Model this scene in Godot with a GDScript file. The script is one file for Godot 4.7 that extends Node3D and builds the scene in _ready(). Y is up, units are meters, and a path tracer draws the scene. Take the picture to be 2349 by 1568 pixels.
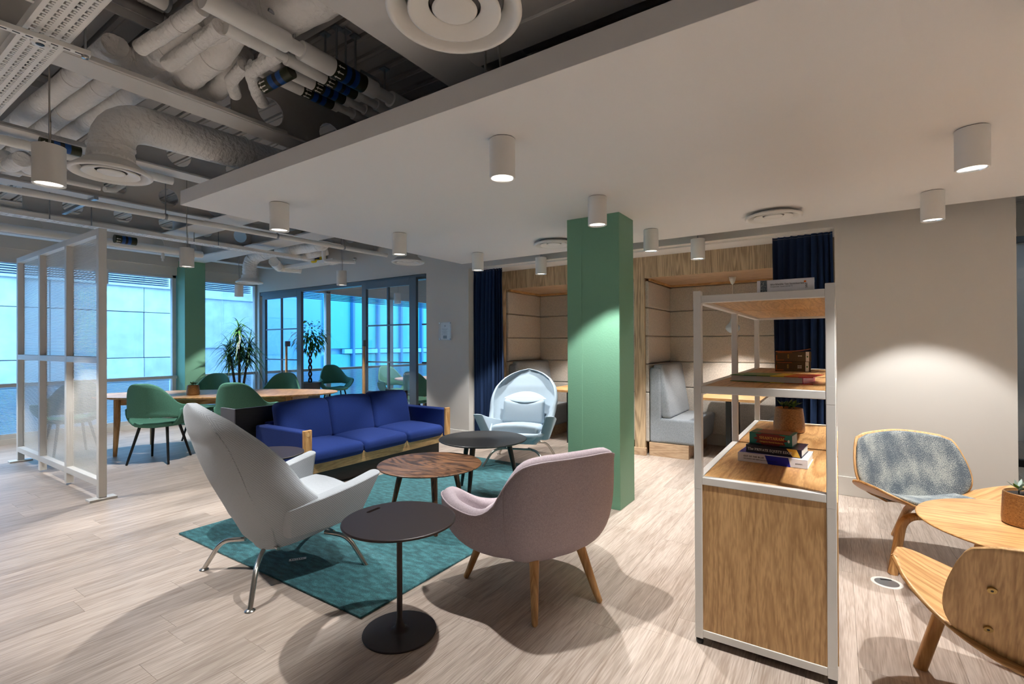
extends Node3D
# An open-plan office lounge. World axes follow the room: -Z runs to the booth wall, -X to the window wall; the camera stands at the origin.

const EYE := 1.37
const FOCAL := 1122.607
const RAFT := 2.458
const WALL_Z := -5.34
const WIN_X := -9.7

var M := {}
var taken := {}
var cam_basis := Basis()

class Sh:
	# collects triangles for one mesh
	var V := PackedVector3Array()
	var N := PackedVector3Array()
	var I := PackedInt32Array()

	func face(a: Vector3, b: Vector3, c: Vector3, d: Vector3) -> Sh:
		var n := (c - a).cross(b - a)
		if n.length_squared() < 1e-16:
			n = (d - a).cross(c - a)
		n = n.normalized()
		var k := V.size()
		V.append_array(PackedVector3Array([a, b, c, d]))
		N.append_array(PackedVector3Array([n, n, n, n]))
		I.append_array(PackedInt32Array([k, k + 1, k + 2, k, k + 2, k + 3]))
		return self

	func fix(i0: int, v0: int) -> void:
		var vol := 0.0
		var o := V[v0]
		for t in range(i0, I.size(), 3):
			vol += (V[I[t]] - o).dot((V[I[t + 1]] - o).cross(V[I[t + 2]] - o))
		if vol > 0.0:
			for t in range(i0, I.size(), 3):
				var s := I[t]
				I[t] = I[t + 1]
				I[t + 1] = s
			for v in range(v0, V.size()):
				N[v] = -N[v]

	func grid(rows: Array, wrap_u := false, wrap_v := false) -> Sh:
		var nv := rows.size()
		var nu: int = rows[0].size()
		var k := V.size()
		var acc := PackedVector3Array()
		acc.resize(nv * nu)
		var iv := nv if wrap_v else nv - 1
		var iu := nu if wrap_u else nu - 1
		for r in rows:
			V.append_array(r)
		for i in iv:
			var i2 := (i + 1) % nv
			for j in iu:
				var j2 := (j + 1) % nu
				var a := i * nu + j
				var b := i * nu + j2
				var c := i2 * nu + j2
				var d := i2 * nu + j
				var n1 := (V[k + c] - V[k + a]).cross(V[k + b] - V[k + a])
				var n2 := (V[k + d] - V[k + a]).cross(V[k + c] - V[k + a])
				acc[a] += n1 + n2
				acc[b] += n1
				acc[c] += n1 + n2
				acc[d] += n2
				I.append_array(PackedInt32Array([k + a, k + b, k + c, k + a, k + c, k + d]))
		for i in acc.size():
			N.append(acc[i].normalized() if acc[i].length_squared() > 1e-18 else Vector3.UP)
		return self

	func fan(ring: PackedVector3Array, flip := false) -> Sh:
		var c := Vector3.ZERO
		for p in ring:
			c += p
		c /= ring.size()
		var n := Vector3.ZERO
		for j in ring.size():
			n += (ring[(j + 1) % ring.size()] - c).cross(ring[j] - c)
		n = n.normalized() * (-1.0 if flip else 1.0)
		var k := V.size()
		V.append(c)
		N.append(n)
		for p in ring:
			V.append(p)
			N.append(n)
		for j in ring.size():
			var a := k + 1 + j
			var b := k + 1 + (j + 1) % ring.size()
			I.append_array(PackedInt32Array([k, b, a]) if flip else PackedInt32Array([k, a, b]))
		return self

	func loft(rings: Array, cap := true) -> Sh:
		var i0 := I.size()
		var v0 := V.size()
		grid(rings, true)
		if cap:
			fan(rings[0], true)
			fan(rings[-1], false)
		fix(i0, v0)
		return self

	func tube(pts: Array, r, n := 10, cap := true) -> Sh:
		var rings := []
		var up := Vector3.UP
		for i in pts.size():
			var p: Vector3 = pts[i]
			var d: Vector3 = (pts[mini(i + 1, pts.size() - 1)] - pts[maxi(i - 1, 0)]).normalized()
			if i == 0 and absf(d.y) > 0.9:
				up = Vector3.RIGHT
			var x := d.cross(up)
			if x.length() < 0.05:
				x = d.cross(Vector3.BACK)
			x = x.normalized()
			var y := x.cross(d).normalized()
			up = y
			var rad: float = r[i] if r is Array else r
			var ring := PackedVector3Array()
			for j in n:
				var a := TAU * j / n
				ring.append(p + (x * cos(a) + y * sin(a)) * rad)
			rings.append(ring)
		return loft(rings, cap)

	func lathe(prof: Array, n := 32, at := Vector3.ZERO, sx := 1.0, sz := 1.0) -> Sh:
		# prof: Vector2(radius, height); a point given twice makes a crease
		var i0 := I.size()
		var v0 := V.size()
		var rows := []
		for k in prof.size():
			if rows.size() > 1 and prof[k].is_equal_approx(prof[k - 1]):
				grid(rows, true)
				rows = []
			var ring := PackedVector3Array()
			for j in n:
				var a := TAU * j / n
				ring.append(at + Vector3(prof[k].x * cos(a) * sx, prof[k].y, prof[k].x * sin(a) * sz))
			rows.append(ring)
		grid(rows, true)
		fix(i0, v0)
		return self

	func rbox(c: Vector3, size: Vector3, b := 0.004, k := 1, m := 1, warp = null, bs := Basis()) -> Sh:
		# rounded box; warp(p) bends points given from the box's centre
		var h := size / 2.0
		b = minf(b, minf(h.x, minf(h.y, h.z)) * 0.999)
		var i0 := I.size()
		var v0 := V.size()
		var lists := []
		for ax in 3:
			var l := []
			for i in k:
				l.append(-h[ax] + b * i / k)
			for i in m + 1:
				l.append(lerpf(-h[ax] + b, h[ax] - b, float(i) / m))
			for i in k:
				l.append(h[ax] - b + b * (i + 1) / k)
			lists.append(l)
		var hin := h - Vector3(b, b, b)
		for ax in 3:
			var a1 := (ax + 1) % 3
			var a2 := (ax + 2) % 3
			for s in [-1.0, 1.0]:
				var rows := []
				var norms := []
				for u in lists[a1]:
					var ring := PackedVector3Array()
					for v in lists[a2]:
						var q := Vector3()
						q[ax] = s * h[ax]
						q[a1] = u
						q[a2] = v
						var q2 := q.clamp(-hin, hin)
						var n := (q - q2).normalized()
						norms.append(n)
						ring.append(q2 + n * b)
					rows.append(ring)
				var vv := V.size()
				if warp != null:
					var r2 := []
					for ring in rows:
						var w := PackedVector3Array()
						for p in ring:
							w.append(c + bs * warp.call(p))
						r2.append(w)
					var t0 := I.size()
					grid(r2)
					if s < 0.0:
						flip(t0, vv)
				else:
					var t0 := I.size()
					var r3 := []
					for ring in rows:
						var w := PackedVector3Array()
						for p in ring:
							w.append(c + bs * p)
						r3.append(w)
					grid(r3)
					for i in norms.size():
						N[vv + i] = bs * norms[i]
					if s < 0.0:
						flip(t0, -1)
		if warp != null:
			weld(v0)
			fix(i0, v0)
		else:
			fix(i0, v0)
		return self

	func flip(i0: int, v0: int) -> void:
		for t in range(i0, I.size(), 3):
			var s := I[t]
			I[t] = I[t + 1]
			I[t + 1] = s
		if v0 >= 0:
			for v in range(v0, V.size()):
				N[v] = -N[v]

	func weld(v0: int) -> void:
		# same normal for points that coincide
		var d := {}
		for v in range(v0, V.size()):
			var key := (V[v] * 20000.0).round()
			d[key] = d.get(key, Vector3.ZERO) + N[v]
		for v in range(v0, V.size()):
			var n: Vector3 = d[(V[v] * 20000.0).round()]
			N[v] = n.normalized() if n.length_squared() > 1e-12 else N[v]

	func box(c: Vector3, size: Vector3, bs := Basis()) -> Sh:
		var h := size / 2.0
		for ax in 3:
			var a1 := (ax + 1) % 3
			var a2 := (ax + 2) % 3
			for s in [-1.0, 1.0]:
				var q := []
				for uv in [[-1, -1], [-1, 1], [1, 1], [1, -1]]:
					var p := Vector3()
					p[ax] = s * h[ax]
					p[a1] = uv[0] * h[a1]
					p[a2] = uv[1] * h[a2]
					q.append(c + bs * p)
				if s > 0.0:
					face(q[0], q[1], q[2], q[3])
				else:
					face(q[3], q[2], q[1], q[0])
		return self

	func span(a: Vector3, b: Vector3) -> Sh:
		return box((a + b) / 2.0, (b - a).abs())

	func thick(f: Callable, nu: int, nv: int, t: float, edge := 3) -> Sh:
		# a sheet f(u, v) with 0..1 parameters, thickness t, rounded rim
		var P := []
		for i in nv + 1:
			var r := PackedVector3Array()
			for j in nu + 1:
				r.append(f.call(float(j) / nu, float(i) / nv))
			P.append(r)
		var nn := []
		for i in nv + 1:
			var r := PackedVector3Array()
			for j in nu + 1:
				var du: Vector3 = P[i][mini(j + 1, nu)] - P[i][maxi(j - 1, 0)]
				var dv: Vector3 = P[mini(i + 1, nv)][j] - P[maxi(i - 1, 0)][j]
				var n := du.cross(dv)
				r.append(n.normalized() if n.length() > 1e-9 else Vector3.UP)
			nn.append(r)
		var i0 := I.size()
		var v0 := V.size()
		# walk: outer border loop out, rounded over the rim, to the other side
		var loop := []
		for j in nu + 1:
			loop.append(Vector2i(j, 0))
		for i in range(1, nv + 1):
			loop.append(Vector2i(nu, i))
		for j in range(nu - 1, -1, -1):
			loop.append(Vector2i(j, nv))
		for i in range(nv - 1, 0, -1):
			loop.append(Vector2i(0, i))
		var top := []
		var bot := []
		for i in nv + 1:
			var a := PackedVector3Array()
			var b := PackedVector3Array()
			for j in nu + 1:
				a.append(P[i][j] + nn[i][j] * t * 0.5)
				b.append(P[i][j] - nn[i][j] * t * 0.5)
			top.append(a)
			bot.append(b)
		grid(top)
		var f0 := I.size()
		var w0 := V.size()
		grid(bot)
		flip(f0, w0)
		var rows := []
		for e in edge + 1:
			var ang := PI / 2.0 - PI * e / edge
			var row := PackedVector3Array()
			for q in loop:
				var p: Vector3 = P[q.y][q.x]
				var n: Vector3 = nn[q.y][q.x]
				var ix := clampi(q.x, 1, nu - 1)
				var iy := clampi(q.y, 1, nv - 1)
				var o: Vector3 = p - P[iy][ix]
				o = (o - n * o.dot(n)).normalized()
				row.append(p + n * (t * 0.5 * sin(ang)) + o * (t * 0.5 * cos(ang)))
			rows.append(row)
		f0 = I.size()
		w0 = V.size()
		grid(rows, true)
		flip(f0, w0)
		weld(v0)
		fix(i0, v0)
		return self

	func add(o: Sh, x := Transform3D()) -> Sh:
		var k := V.size()
		for v in o.V:
			V.append(x * v)
		for n in o.N:
			N.append((x.basis * n).normalized())
		for i in o.I:
			I.append(i + k)
		return self

	func mesh() -> ArrayMesh:
		var m := ArrayMesh.new()
		put(m)
		return m

	func put(m: ArrayMesh) -> void:
		var a := []
		a.resize(Mesh.ARRAY_MAX)
		a[Mesh.ARRAY_VERTEX] = V
		a[Mesh.ARRAY_NORMAL] = N
		a[Mesh.ARRAY_INDEX] = I
		m.add_surface_from_arrays(Mesh.PRIMITIVE_TRIANGLES, a)


func numbered(called: String) -> String:
	var n: int = taken.get(called, 0)
	taken[called] = n + 1
	return called if n == 0 else "%s_%03d" % [called, n]

func tag(o: Node, label: String, category: String, group := "") -> Node:
	o.set_meta("label", label)
	o.set_meta("category", category)
	if group:
		o.set_meta("group", group)
	return o

func thing(called: String, label: String, category: String, at := Vector3.ZERO, turn := 0.0, group := "") -> Node3D:
	var o := Node3D.new()
	o.name = numbered(called)
	add_child(o)
	o.position = at
	o.rotation.y = turn
	tag(o, label, category, group)
	return o

func part(parent: Node, called: String, s: Sh, m: Material, label := "") -> MeshInstance3D:
	return part_mesh(parent, called, s.mesh(), m, label)

func part_mesh(parent: Node, called: String, me: Mesh, m: Material, label := "") -> MeshInstance3D:
	var o := MeshInstance3D.new()
	o.name = called
	o.mesh = me
	o.material_override = m
	parent.add_child(o, true)
	if label:
		o.set_meta("label", label)
	return o

func one(called: String, s: Sh, m: Material, label: String, category: String, at := Vector3.ZERO, turn := 0.0, group := "") -> MeshInstance3D:
	var o := MeshInstance3D.new()
	o.name = numbered(called)
	o.mesh = s.mesh()
	o.material_override = m
	add_child(o)
	o.position = at
	o.rotation.y = turn
	tag(o, label, category, group)
	return o

func struct(called: String, s: Sh, m: Material) -> MeshInstance3D:
	var o := MeshInstance3D.new()
	o.name = numbered(called)
	o.mesh = s.mesh()
	o.material_override = m
	add_child(o)
	o.set_meta("kind", "structure")
	return o

func struct_node(called: String) -> Node3D:
	var o := Node3D.new()
	o.name = numbered(called)
	add_child(o)
	o.set_meta("kind", "structure")
	return o

func copy(src: Node3D, label: String, at: Vector3, turn := 0.0) -> Node3D:
	var c := src.duplicate() as Node3D
	var base := str(src.name)
	var re := RegEx.create_from_string("_\\d{3}$")
	c.name = numbered(re.sub(base, ""))
	add_child(c)
	c.position = at
	c.rotation.y = turn
	c.set_meta("label", label)
	return c

# a picture point gives a direction; a known height or wall gives the distance
func ray(x: float, y: float) -> Vector3:
	return cam_basis * Vector3(x - 1174.5, 784.0 - y, -FOCAL)

func fl(x: float, y: float, h := 0.0) -> Vector3:
	var d := ray(x, y)
	return Vector3(0, EYE, 0) + d * ((h - EYE) / d.y)

func onx(x: float, y: float, at: float) -> Vector3:
	var d := ray(x, y)
	return Vector3(0, EYE, 0) + d * (at / d.x)

func onz(x: float, y: float, at: float) -> Vector3:
	var d := ray(x, y)
	return Vector3(0, EYE, 0) + d * (at / d.z)

func smooth_path(pts: Array, r: float, n := 5) -> Array:
	# rounds the corners of a polyline
	var out := [pts[0]]
	for i in range(1, pts.size() - 1):
		var a: Vector3 = pts[i] + (pts[i - 1] - pts[i]).limit_length(r)
		var b: Vector3 = pts[i] + (pts[i + 1] - pts[i]).limit_length(r)
		for k in n + 1:
			var t := float(k) / n
			out.append(a.lerp(pts[i], t).lerp((pts[i] as Vector3).lerp(b, t), t))
	out.append(pts[-1])
	return out

func seamless(seed_: int, freq: float, octaves := 3, size := 512, kind := FastNoiseLite.TYPE_SIMPLEX_SMOOTH) -> PackedByteArray:
	var n := FastNoiseLite.new()
	n.seed = seed_
	n.frequency = freq
	n.noise_type = kind
	n.fractal_octaves = octaves
	var im := n.get_seamless_image(size, size)
	im.convert(Image.FORMAT_L8)
	return im.get_data()

func tex(size: int, data: PackedByteArray, fmt := Image.FORMAT_RGB8) -> ImageTexture:
	return ImageTexture.create_from_image(Image.create_from_data(size, size, false, fmt, data))

func wood_tex(light: Color, dark: Color, seed_: int, bands: float, ring := 0.5, fibre := 0.5, freq := 0.004) -> ImageTexture:
	var a := seamless(seed_, freq, 2)
	var b := seamless(seed_ + 7, 0.10, 3)
	var c := seamless(seed_ + 13, 0.012, 2)
	var out := PackedByteArray()
	out.resize(512 * 512 * 3)
	for i in 512 * 512:
		var t := 0.5 + 0.5 * sin((a[i] / 255.0 * bands + b[i] / 255.0 * 0.25) * TAU)
		t = t * t
		var v := clampf(ring * t + fibre * (b[i] / 255.0 * 1.5 - 0.4) + 0.35 * (c[i] / 255.0 - 0.5), 0.0, 1.0)
		out[i * 3] = int(255.0 * lerpf(light.r, dark.r, v))
		out[i * 3 + 1] = int(255.0 * lerpf(light.g, dark.g, v))
		out[i * 3 + 2] = int(255.0 * lerpf(light.b, dark.b, v))
	return tex(512, out)

func mat(called: String, c: Color, rough := 0.6, metal := 0.0) -> StandardMaterial3D:
	var m := StandardMaterial3D.new()
	m.resource_name = called
	m.albedo_color = c
	m.roughness = rough
	m.metallic = metal
	M[called] = m
	return m

func textured(called: String, t: Texture2D, scale: Vector3, rough := 0.6, tint := Color.WHITE, world := false, offset := Vector3.ZERO) -> StandardMaterial3D:
	var m := mat(called, tint, rough)
	m.albedo_texture = t
	m.uv1_triplanar = true
	m.uv1_world_triplanar = world
	m.uv1_triplanar_sharpness = 6.0
	m.uv1_scale = scale
	m.uv1_offset = offset
	return m

func relief(m: StandardMaterial3D, t: Texture2D, cm: float) -> StandardMaterial3D:
	m.heightmap_enabled = true
	m.heightmap_texture = t
	m.heightmap_scale = cm
	return m

func wood(called: String, t: Texture2D, axis: int, across := 2.2, along := 0.3, rough := 0.45) -> StandardMaterial3D:
	# grain runs along the given axis of the part
	var s := Vector3(across, across, across)
	s[axis] = along
	return textured(called, t, s, rough)

func grey_tex(size: int, f: Callable) -> ImageTexture:
	var out := PackedByteArray()
	out.resize(size * size)
	for y in size:
		for x in size:
			out[y * size + x] = clampi(int(255.0 * f.call(x, y)), 0, 255)
	return tex(size, out, Image.FORMAT_L8)

func make_materials() -> void:
	var rng := RandomNumberGenerator.new()
	rng.seed = 11
	# paint and metal
	mat("wall_paint", Color(0.82, 0.805, 0.78), 0.75)
	mat("raft_paint", Color(0.88, 0.87, 0.86), 0.8)
	mat("service_paint", Color(0.92, 0.915, 0.90), 0.7)
	mat("beam_paint", Color(0.81, 0.80, 0.785), 0.7)
	mat("deck_paint", Color(0.72, 0.71, 0.70), 0.75)
	mat("white_metal", Color(0.88, 0.87, 0.85), 0.4)
	mat("trim_white", Color(0.84, 0.83, 0.81), 0.5)
	mat("frame_grey", Color(0.36, 0.40, 0.43), 0.4, 0.3)
	mat("frame_pale", Color(0.80, 0.80, 0.79), 0.45)
	mat("black_frame", Color(0.06, 0.07, 0.08), 0.4)
	mat("black_wood", Color(0.055, 0.06, 0.065), 0.4)
	mat("brown_steel", Color(0.185, 0.145, 0.14), 0.42, 0.1)
	mat("steel", Color(0.72, 0.71, 0.69), 0.25, 1.0)
	mat("zinc", Color(0.62, 0.64, 0.66), 0.4, 0.8)
	mat("brass", Color(0.72, 0.60, 0.38), 0.3, 1.0)
	mat("lamp_paint", Color(0.90, 0.89, 0.87), 0.55)
	mat("lamp_grey", Color(0.45, 0.44, 0.43), 0.6)
	mat("cable", Color(0.62, 0.60, 0.57), 0.6)
	mat("dark_cable", Color(0.10, 0.10, 0.11), 0.6)
	mat("reflector", Color(0.94, 0.95, 0.97), 0.2, 1.0)
	mat("diffuser_white", Color(0.88, 0.87, 0.85), 0.55)
	mat("soil", Color(0.10, 0.075, 0.055), 0.95)
	mat("paper", Color(0.93, 0.93, 0.92), 0.6)
	mat("page_edge", Color(0.82, 0.79, 0.74), 0.8)
	mat("ink", Color(0.05, 0.05, 0.06), 0.6)
	mat("ink_grey", Color(0.35, 0.35, 0.37), 0.6)
	mat("print_white", Color(0.94, 0.93, 0.90), 0.5)
	mat("print_gold", Color(0.92, 0.72, 0.30), 0.4)
	mat("band_olive", Color(0.14, 0.16, 0.05), 0.5)
	mat("band_blue", Color(0.04, 0.28, 0.55), 0.5)
	mat("band_black", Color(0.03, 0.03, 0.035), 0.5)
	mat("red_sticker", Color(0.62, 0.03, 0.05), 0.5)
	mat("yellow_plastic", Color(0.85, 0.75, 0.05), 0.5)
	mat("grey_plastic", Color(0.20, 0.21, 0.23), 0.5)
	mat("leaf_green", Color(0.15, 0.29, 0.10), 0.4)
	mat("leaf_light", Color(0.36, 0.50, 0.20), 0.45)
	mat("leaf_silver", Color(0.55, 0.62, 0.58), 0.5)
	mat("leaf_dark", Color(0.06, 0.13, 0.07), 0.45)
	mat("bark", Color(0.28, 0.22, 0.17), 0.9)
	mat("pot_grey", Color(0.36, 0.34, 0.33), 0.6)
	for k in ["leaf_green", "leaf_light", "leaf_silver", "leaf_dark"]:
		M[k].backlight_enabled = true
		M[k].backlight = M[k].albedo_color
	var e := mat("lamp_glow", Color(1, 1, 1), 0.5)
	e.emission_enabled = true
	e.emission = Color(1.0, 0.95, 0.88)
	e.emission_energy_multiplier = 4.0
	var gl := mat("glass", Color(0.55, 0.75, 0.9, 0.05), 0.02)
	gl.transparency = BaseMaterial3D.TRANSPARENCY_ALPHA
	gl.metallic_specular = 0.5
	var ac := mat("acrylic", Color(0.85, 0.9, 0.92, 0.12), 0.03)
	ac.transparency = BaseMaterial3D.TRANSPARENCY_ALPHA
	# plaster relief of the painted column
	var fine := tex(512, seamless(3, 0.05, 3), Image.FORMAT_L8)
	var coarse := tex(512, seamless(5, 0.012, 3), Image.FORMAT_L8)
	var col := mat("green_paint", Color(0.44, 0.63, 0.525), 0.5)
	col.uv1_triplanar = true
	col.uv1_scale = Vector3(2, 2, 2)
	relief(col, fine, 0.05)
	# crumpled pipe lagging
	var lag := mat("lagging", Color(0.93, 0.92, 0.905), 0.7)
	lag.uv1_triplanar = true
	lag.uv1_scale = Vector3(3, 3, 3)
	relief(lag, coarse, 1.1)
	# wood
	var oak := wood_tex(Color(0.80, 0.63, 0.42), Color(0.60, 0.42, 0.24), 21, 5.0, 0.55, 0.5)
	for ax in 3:
		wood("oak_%s" % "xyz"[ax], oak, ax, 2.0, 0.22, 0.4)
	var oak2 := wood_tex(Color(0.83, 0.67, 0.465), Color(0.63, 0.475, 0.30), 61, 6.0, 0.4, 0.55)
	wood("oak_panel", oak2, 1, 1.9, 0.25, 0.45)
	wood("oak_dull_x", oak2, 0, 2.2, 0.25, 0.5)
	wood("oak_dull_y", oak2, 1, 2.2, 0.25, 0.5)
	wood("oak_dull_z", oak2, 2, 2.2, 0.25, 0.5)
	var walnut := wood_tex(Color(0.46, 0.315, 0.205), Color(0.17, 0.10, 0.06), 31, 6.5, 0.8, 0.35)
	wood("walnut_x", walnut, 0, 1.7, 0.35, 0.38)
	wood("walnut_y", walnut, 1, 3.0, 0.4, 0.42)
	var zebra := wood_tex(Color(0.82, 0.72, 0.58), Color(0.56, 0.47, 0.37), 41, 9.0, 0.6, 0.45, 0.006)
	wood("zebra_y", zebra, 1, 1.6, 0.08, 0.5)
	wood("zebra_x", zebra, 0, 1.6, 0.08, 0.5)
	var pale := wood_tex(Color(0.78, 0.67, 0.55), Color(0.62, 0.50, 0.39), 45, 6.0, 0.5, 0.5)
	wood("pale_oak_x", pale, 0, 2.0, 0.22, 0.5)
	wood("pale_oak_z", pale, 2, 2.0, 0.22, 0.5)
	var smoked := wood_tex(Color(0.105, 0.10, 0.105), Color(0.045, 0.04, 0.042), 51, 6.0, 0.5, 0.6)
	wood("smoked_z", smoked, 2, 2.4, 0.25, 0.45)
	wood("smoked_x", smoked, 0, 2.4, 0.25, 0.40)
	mat("smoked_glare", Color(0.46, 0.46, 0.50), 0.45)  # lit copy of the dark end board: daylight glare put into the colour
	var floor_t := wood_tex(Color(0.765, 0.71, 0.665), Color(0.57, 0.50, 0.445), 71, 3.0, 0.25, 0.65, 0.005)
	for k in 6:
		var tone := [1.0, 0.95, 1.04, 0.98, 0.92, 1.02][k] as float
		var fm := textured("floor_%d" % k, floor_t, Vector3(2.1, 1.0, 0.11), 0.42, Color(tone, tone, tone).clamp(), true, Vector3(0.37 * k, 0.0, 0.61 * k))
		relief(fm, fine, 0.02)
	mat("joint", Color(0.50, 0.43, 0.37), 0.8)
	# cloth
	var weave := grey_tex(256, func(x, y): return 0.80 + 0.10 * sin(x * TAU / 8.0) * sin(y * TAU / 8.0) + rng.randf_range(-0.10, 0.10))
	var twill := grey_tex(256, func(x, y): return 0.88 - (0.17 if (x + y) % 16 < 4 else 0.0) + rng.randf_range(-0.07, 0.07))
	var melange := tex(512, seamless(17, 0.22, 3), Image.FORMAT_L8)
	# mixed yarns: short flecks, and a slub weave with long and cross threads
	var ya := seamless(23, 0.30, 2)
	var yb := seamless(29, 0.05, 2)
	var fleck := grey_tex(512, func(x, y): return clampf(0.45 + 0.75 * ya[y * 512 + x] / 255.0 + 0.15 * (yb[y * 512 + x] / 255.0 - 0.5), 0.0, 1.0))
	var slub := grey_tex(512, func(x, y): return clampf(0.50 + 0.25 * ya[((y / 6) * 31 % 512) * 512 + x] / 255.0 + 0.25 * ya[y * 512 + (x / 6) * 17 % 512] / 255.0 + 0.12 * (ya[y * 512 + x] / 255.0), 0.0, 1.0))
	var spots := {"sofa_blue": [Color(0.02, 0.19, 0.50), 2.6, fleck, 0.10], "navy_velvet": [Color(0.055, 0.20, 0.38), 6.0, weave, 0.04], "booth_cloth": [Color(0.90, 0.87, 0.83), 1.6, slub, 0.10], "bench_cloth": [Color(0.66, 0.69, 0.72), 1.8, slub, 0.08], "chair_green": [Color(0.38, 0.62, 0.53), 3.0, fleck, 0.06], "pink_wool": [Color(0.82, 0.755, 0.78), 3.4, slub, 0.05], "twill_grey": [Color(0.80, 0.825, 0.85), 5.2, twill, 0.10], "twill_blue": [Color(0.76, 0.84, 0.90), 11.0, weave, 0.10]}
	for k in spots:
		var s: Array = spots[k]
		var m := textured(k, s[2], Vector3(s[1], s[1], s[1]), 0.92, s[0])
		m.rim_enabled = true
		m.rim = 0.18
		m.rim_tint = 1.0
		relief(m, s[2], s[3])
	# felt of the shell chairs: blue-grey with pale flecks in bands
	var fl1 := seamless(81, 0.26, 2)
	var fl2 := seamless(83, 0.007, 3)
	var out := PackedByteArray()
	out.resize(512 * 512 * 3)
	for i in 512 * 512:
		var v := 1.0 if fl1[i] / 255.0 + (fl2[i] / 255.0 - 0.5) * 0.55 > 0.53 else 0.0
		v = lerpf(v, fl1[i] / 255.0, 0.35)
		var a := Color(0.25, 0.30, 0.35)
		var b := Color(0.72, 0.73, 0.70)
		out[i * 3] = int(255 * lerpf(a.r, b.r, v))
		out[i * 3 + 1] = int(255 * lerpf(a.g, b.g, v))
		out[i * 3 + 2] = int(255 * lerpf(a.b, b.b, v))
	textured("felt", tex(512, out), Vector3(1.9, 1.1, 1.9), 0.95)
	# rug: teal viscose, brushed patches
	var r1 := seamless(91, 0.02, 4)
	var r2 := seamless(93, 0.16, 3)
	for i in 512 * 512:
		var v := clampf((r1[i] / 255.0 - 0.5) * 1.1 + 0.45 + (r2[i] / 255.0 - 0.5) * 1.1, 0.0, 1.0)
		out[i * 3] = int(255 * lerpf(0.06, 0.25, v))
		out[i * 3 + 1] = int(255 * lerpf(0.26, 0.50, v))
		out[i * 3 + 2] = int(255 * lerpf(0.285, 0.52, v))
	var rug := textured("rug_teal", tex(512, out), Vector3(0.9, 0.9, 2.4), 0.9)
	relief(rug, melange, 0.25)
	rug.rim_enabled = true
	rug.rim = 0.3
	# rusty bronze pots
	var p1 := seamless(101, 0.02, 3)
	var p2 := seamless(103, 0.06, 2)
	for i in 512 * 512:
		var v := p1[i] / 255.0
		var c := Color(0.50, 0.34, 0.18).lerp(Color(0.66, 0.48, 0.29), v)
		if p2[i] < 62:
			c = Color(0.14, 0.09, 0.07)
		out[i * 3] = int(255 * c.r)
		out[i * 3 + 1] = int(255 * c.g)
		out[i * 3 + 2] = int(255 * c.b)
	textured("bronze_pot", tex(512, out), Vector3(7, 7, 7), 0.4).metallic = 0.35
	# weathered concrete outside
	var k1 := seamless(111, 0.012, 4)
	for i in 512 * 512:
		var v := k1[i] / 255.0
		out[i * 3] = int(255 * lerpf(0.72, 0.82, v))
		out[i * 3 + 1] = int(255 * lerpf(0.73, 0.83, v))
		out[i * 3 + 2] = int(255 * lerpf(0.74, 0.83, v))
	var con := tex(512, out)
	textured("concrete", con, Vector3(0.35, 0.35, 0.35), 0.9, Color.WHITE, true)
	textured("concrete_soft", con, Vector3(0.35, 0.35, 0.35), 0.9, Color(0.93, 0.94, 0.95), true)
	mat("dark_glass", Color(0.10, 0.20, 0.28), 0.1)
	mat("teal_cladding", Color(0.20, 0.62, 0.60), 0.35)
	mat("blue_cladding", Color(0.14, 0.40, 0.60), 0.35)
	mat("blue_pale", Color(0.40, 0.68, 0.86), 0.4)
	mat("cyan_pale", Color(0.16, 0.86, 0.95), 0.4)
	mat("outdoor_ground", Color(0.55, 0.55, 0.55), 0.9)
	mat("slat_blue", Color(0.74, 0.80, 0.84), 0.5)

func _ready() -> void:
	# camera
	var cam := Camera3D.new()
	cam.name = "camera"
	cam.position = Vector3(0, EYE, 0)
	cam.rotation_degrees = Vector3(0.283, 33.656, -0.252)
	cam.fov = 69.859
	cam.near = 0.05
	cam.far = 200.0
	cam.current = true
	add_child(cam)
	cam_basis = cam.transform.basis
	# sky: overcast daylight, blue beside the warm lamps that the picture is balanced for
	var env := Environment.new()
	var sky := Sky.new()
	var sm := ProceduralSkyMaterial.new()
	sm.sky_top_color = Color(0.50, 0.75, 0.96)
	sm.sky_horizon_color = Color(0.57, 0.80, 0.98)
	sm.ground_bottom_color = Color(0.25, 0.38, 0.5)
	sm.ground_horizon_color = Color(0.45, 0.62, 0.74)
	sky.sky_material = sm
	env.background_mode = Environment.BG_SKY
	env.sky = sky
	env.background_energy_multiplier = SKY_ENERGY
	env.tonemap_mode = Environment.TONE_MAPPER_LINEAR
	env.tonemap_exposure = EXPOSURE
	env.sdfgi_enabled = true
	env.ssao_enabled = true
	env.ssil_enabled = true
	var we := WorldEnvironment.new()
	we.name = "environment"
	we.environment = env
	add_child(we)
	make_materials()
	build_shell()
	build_outside()
	build_soffit()
	build_services()
	build_lamps()
	build_booths()
	build_meeting_room()
	build_screen()
	build_lounge()
	build_dining()
	build_shelf()
	build_tea_corner()
	build_plants()
	build_small()

const SKY_ENERGY := 9.8
const EXPOSURE := 0.97
const LAMP_ENERGY := 4.5
const LAMP_COLOR := Color(1.0, 0.995, 0.985)

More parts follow.
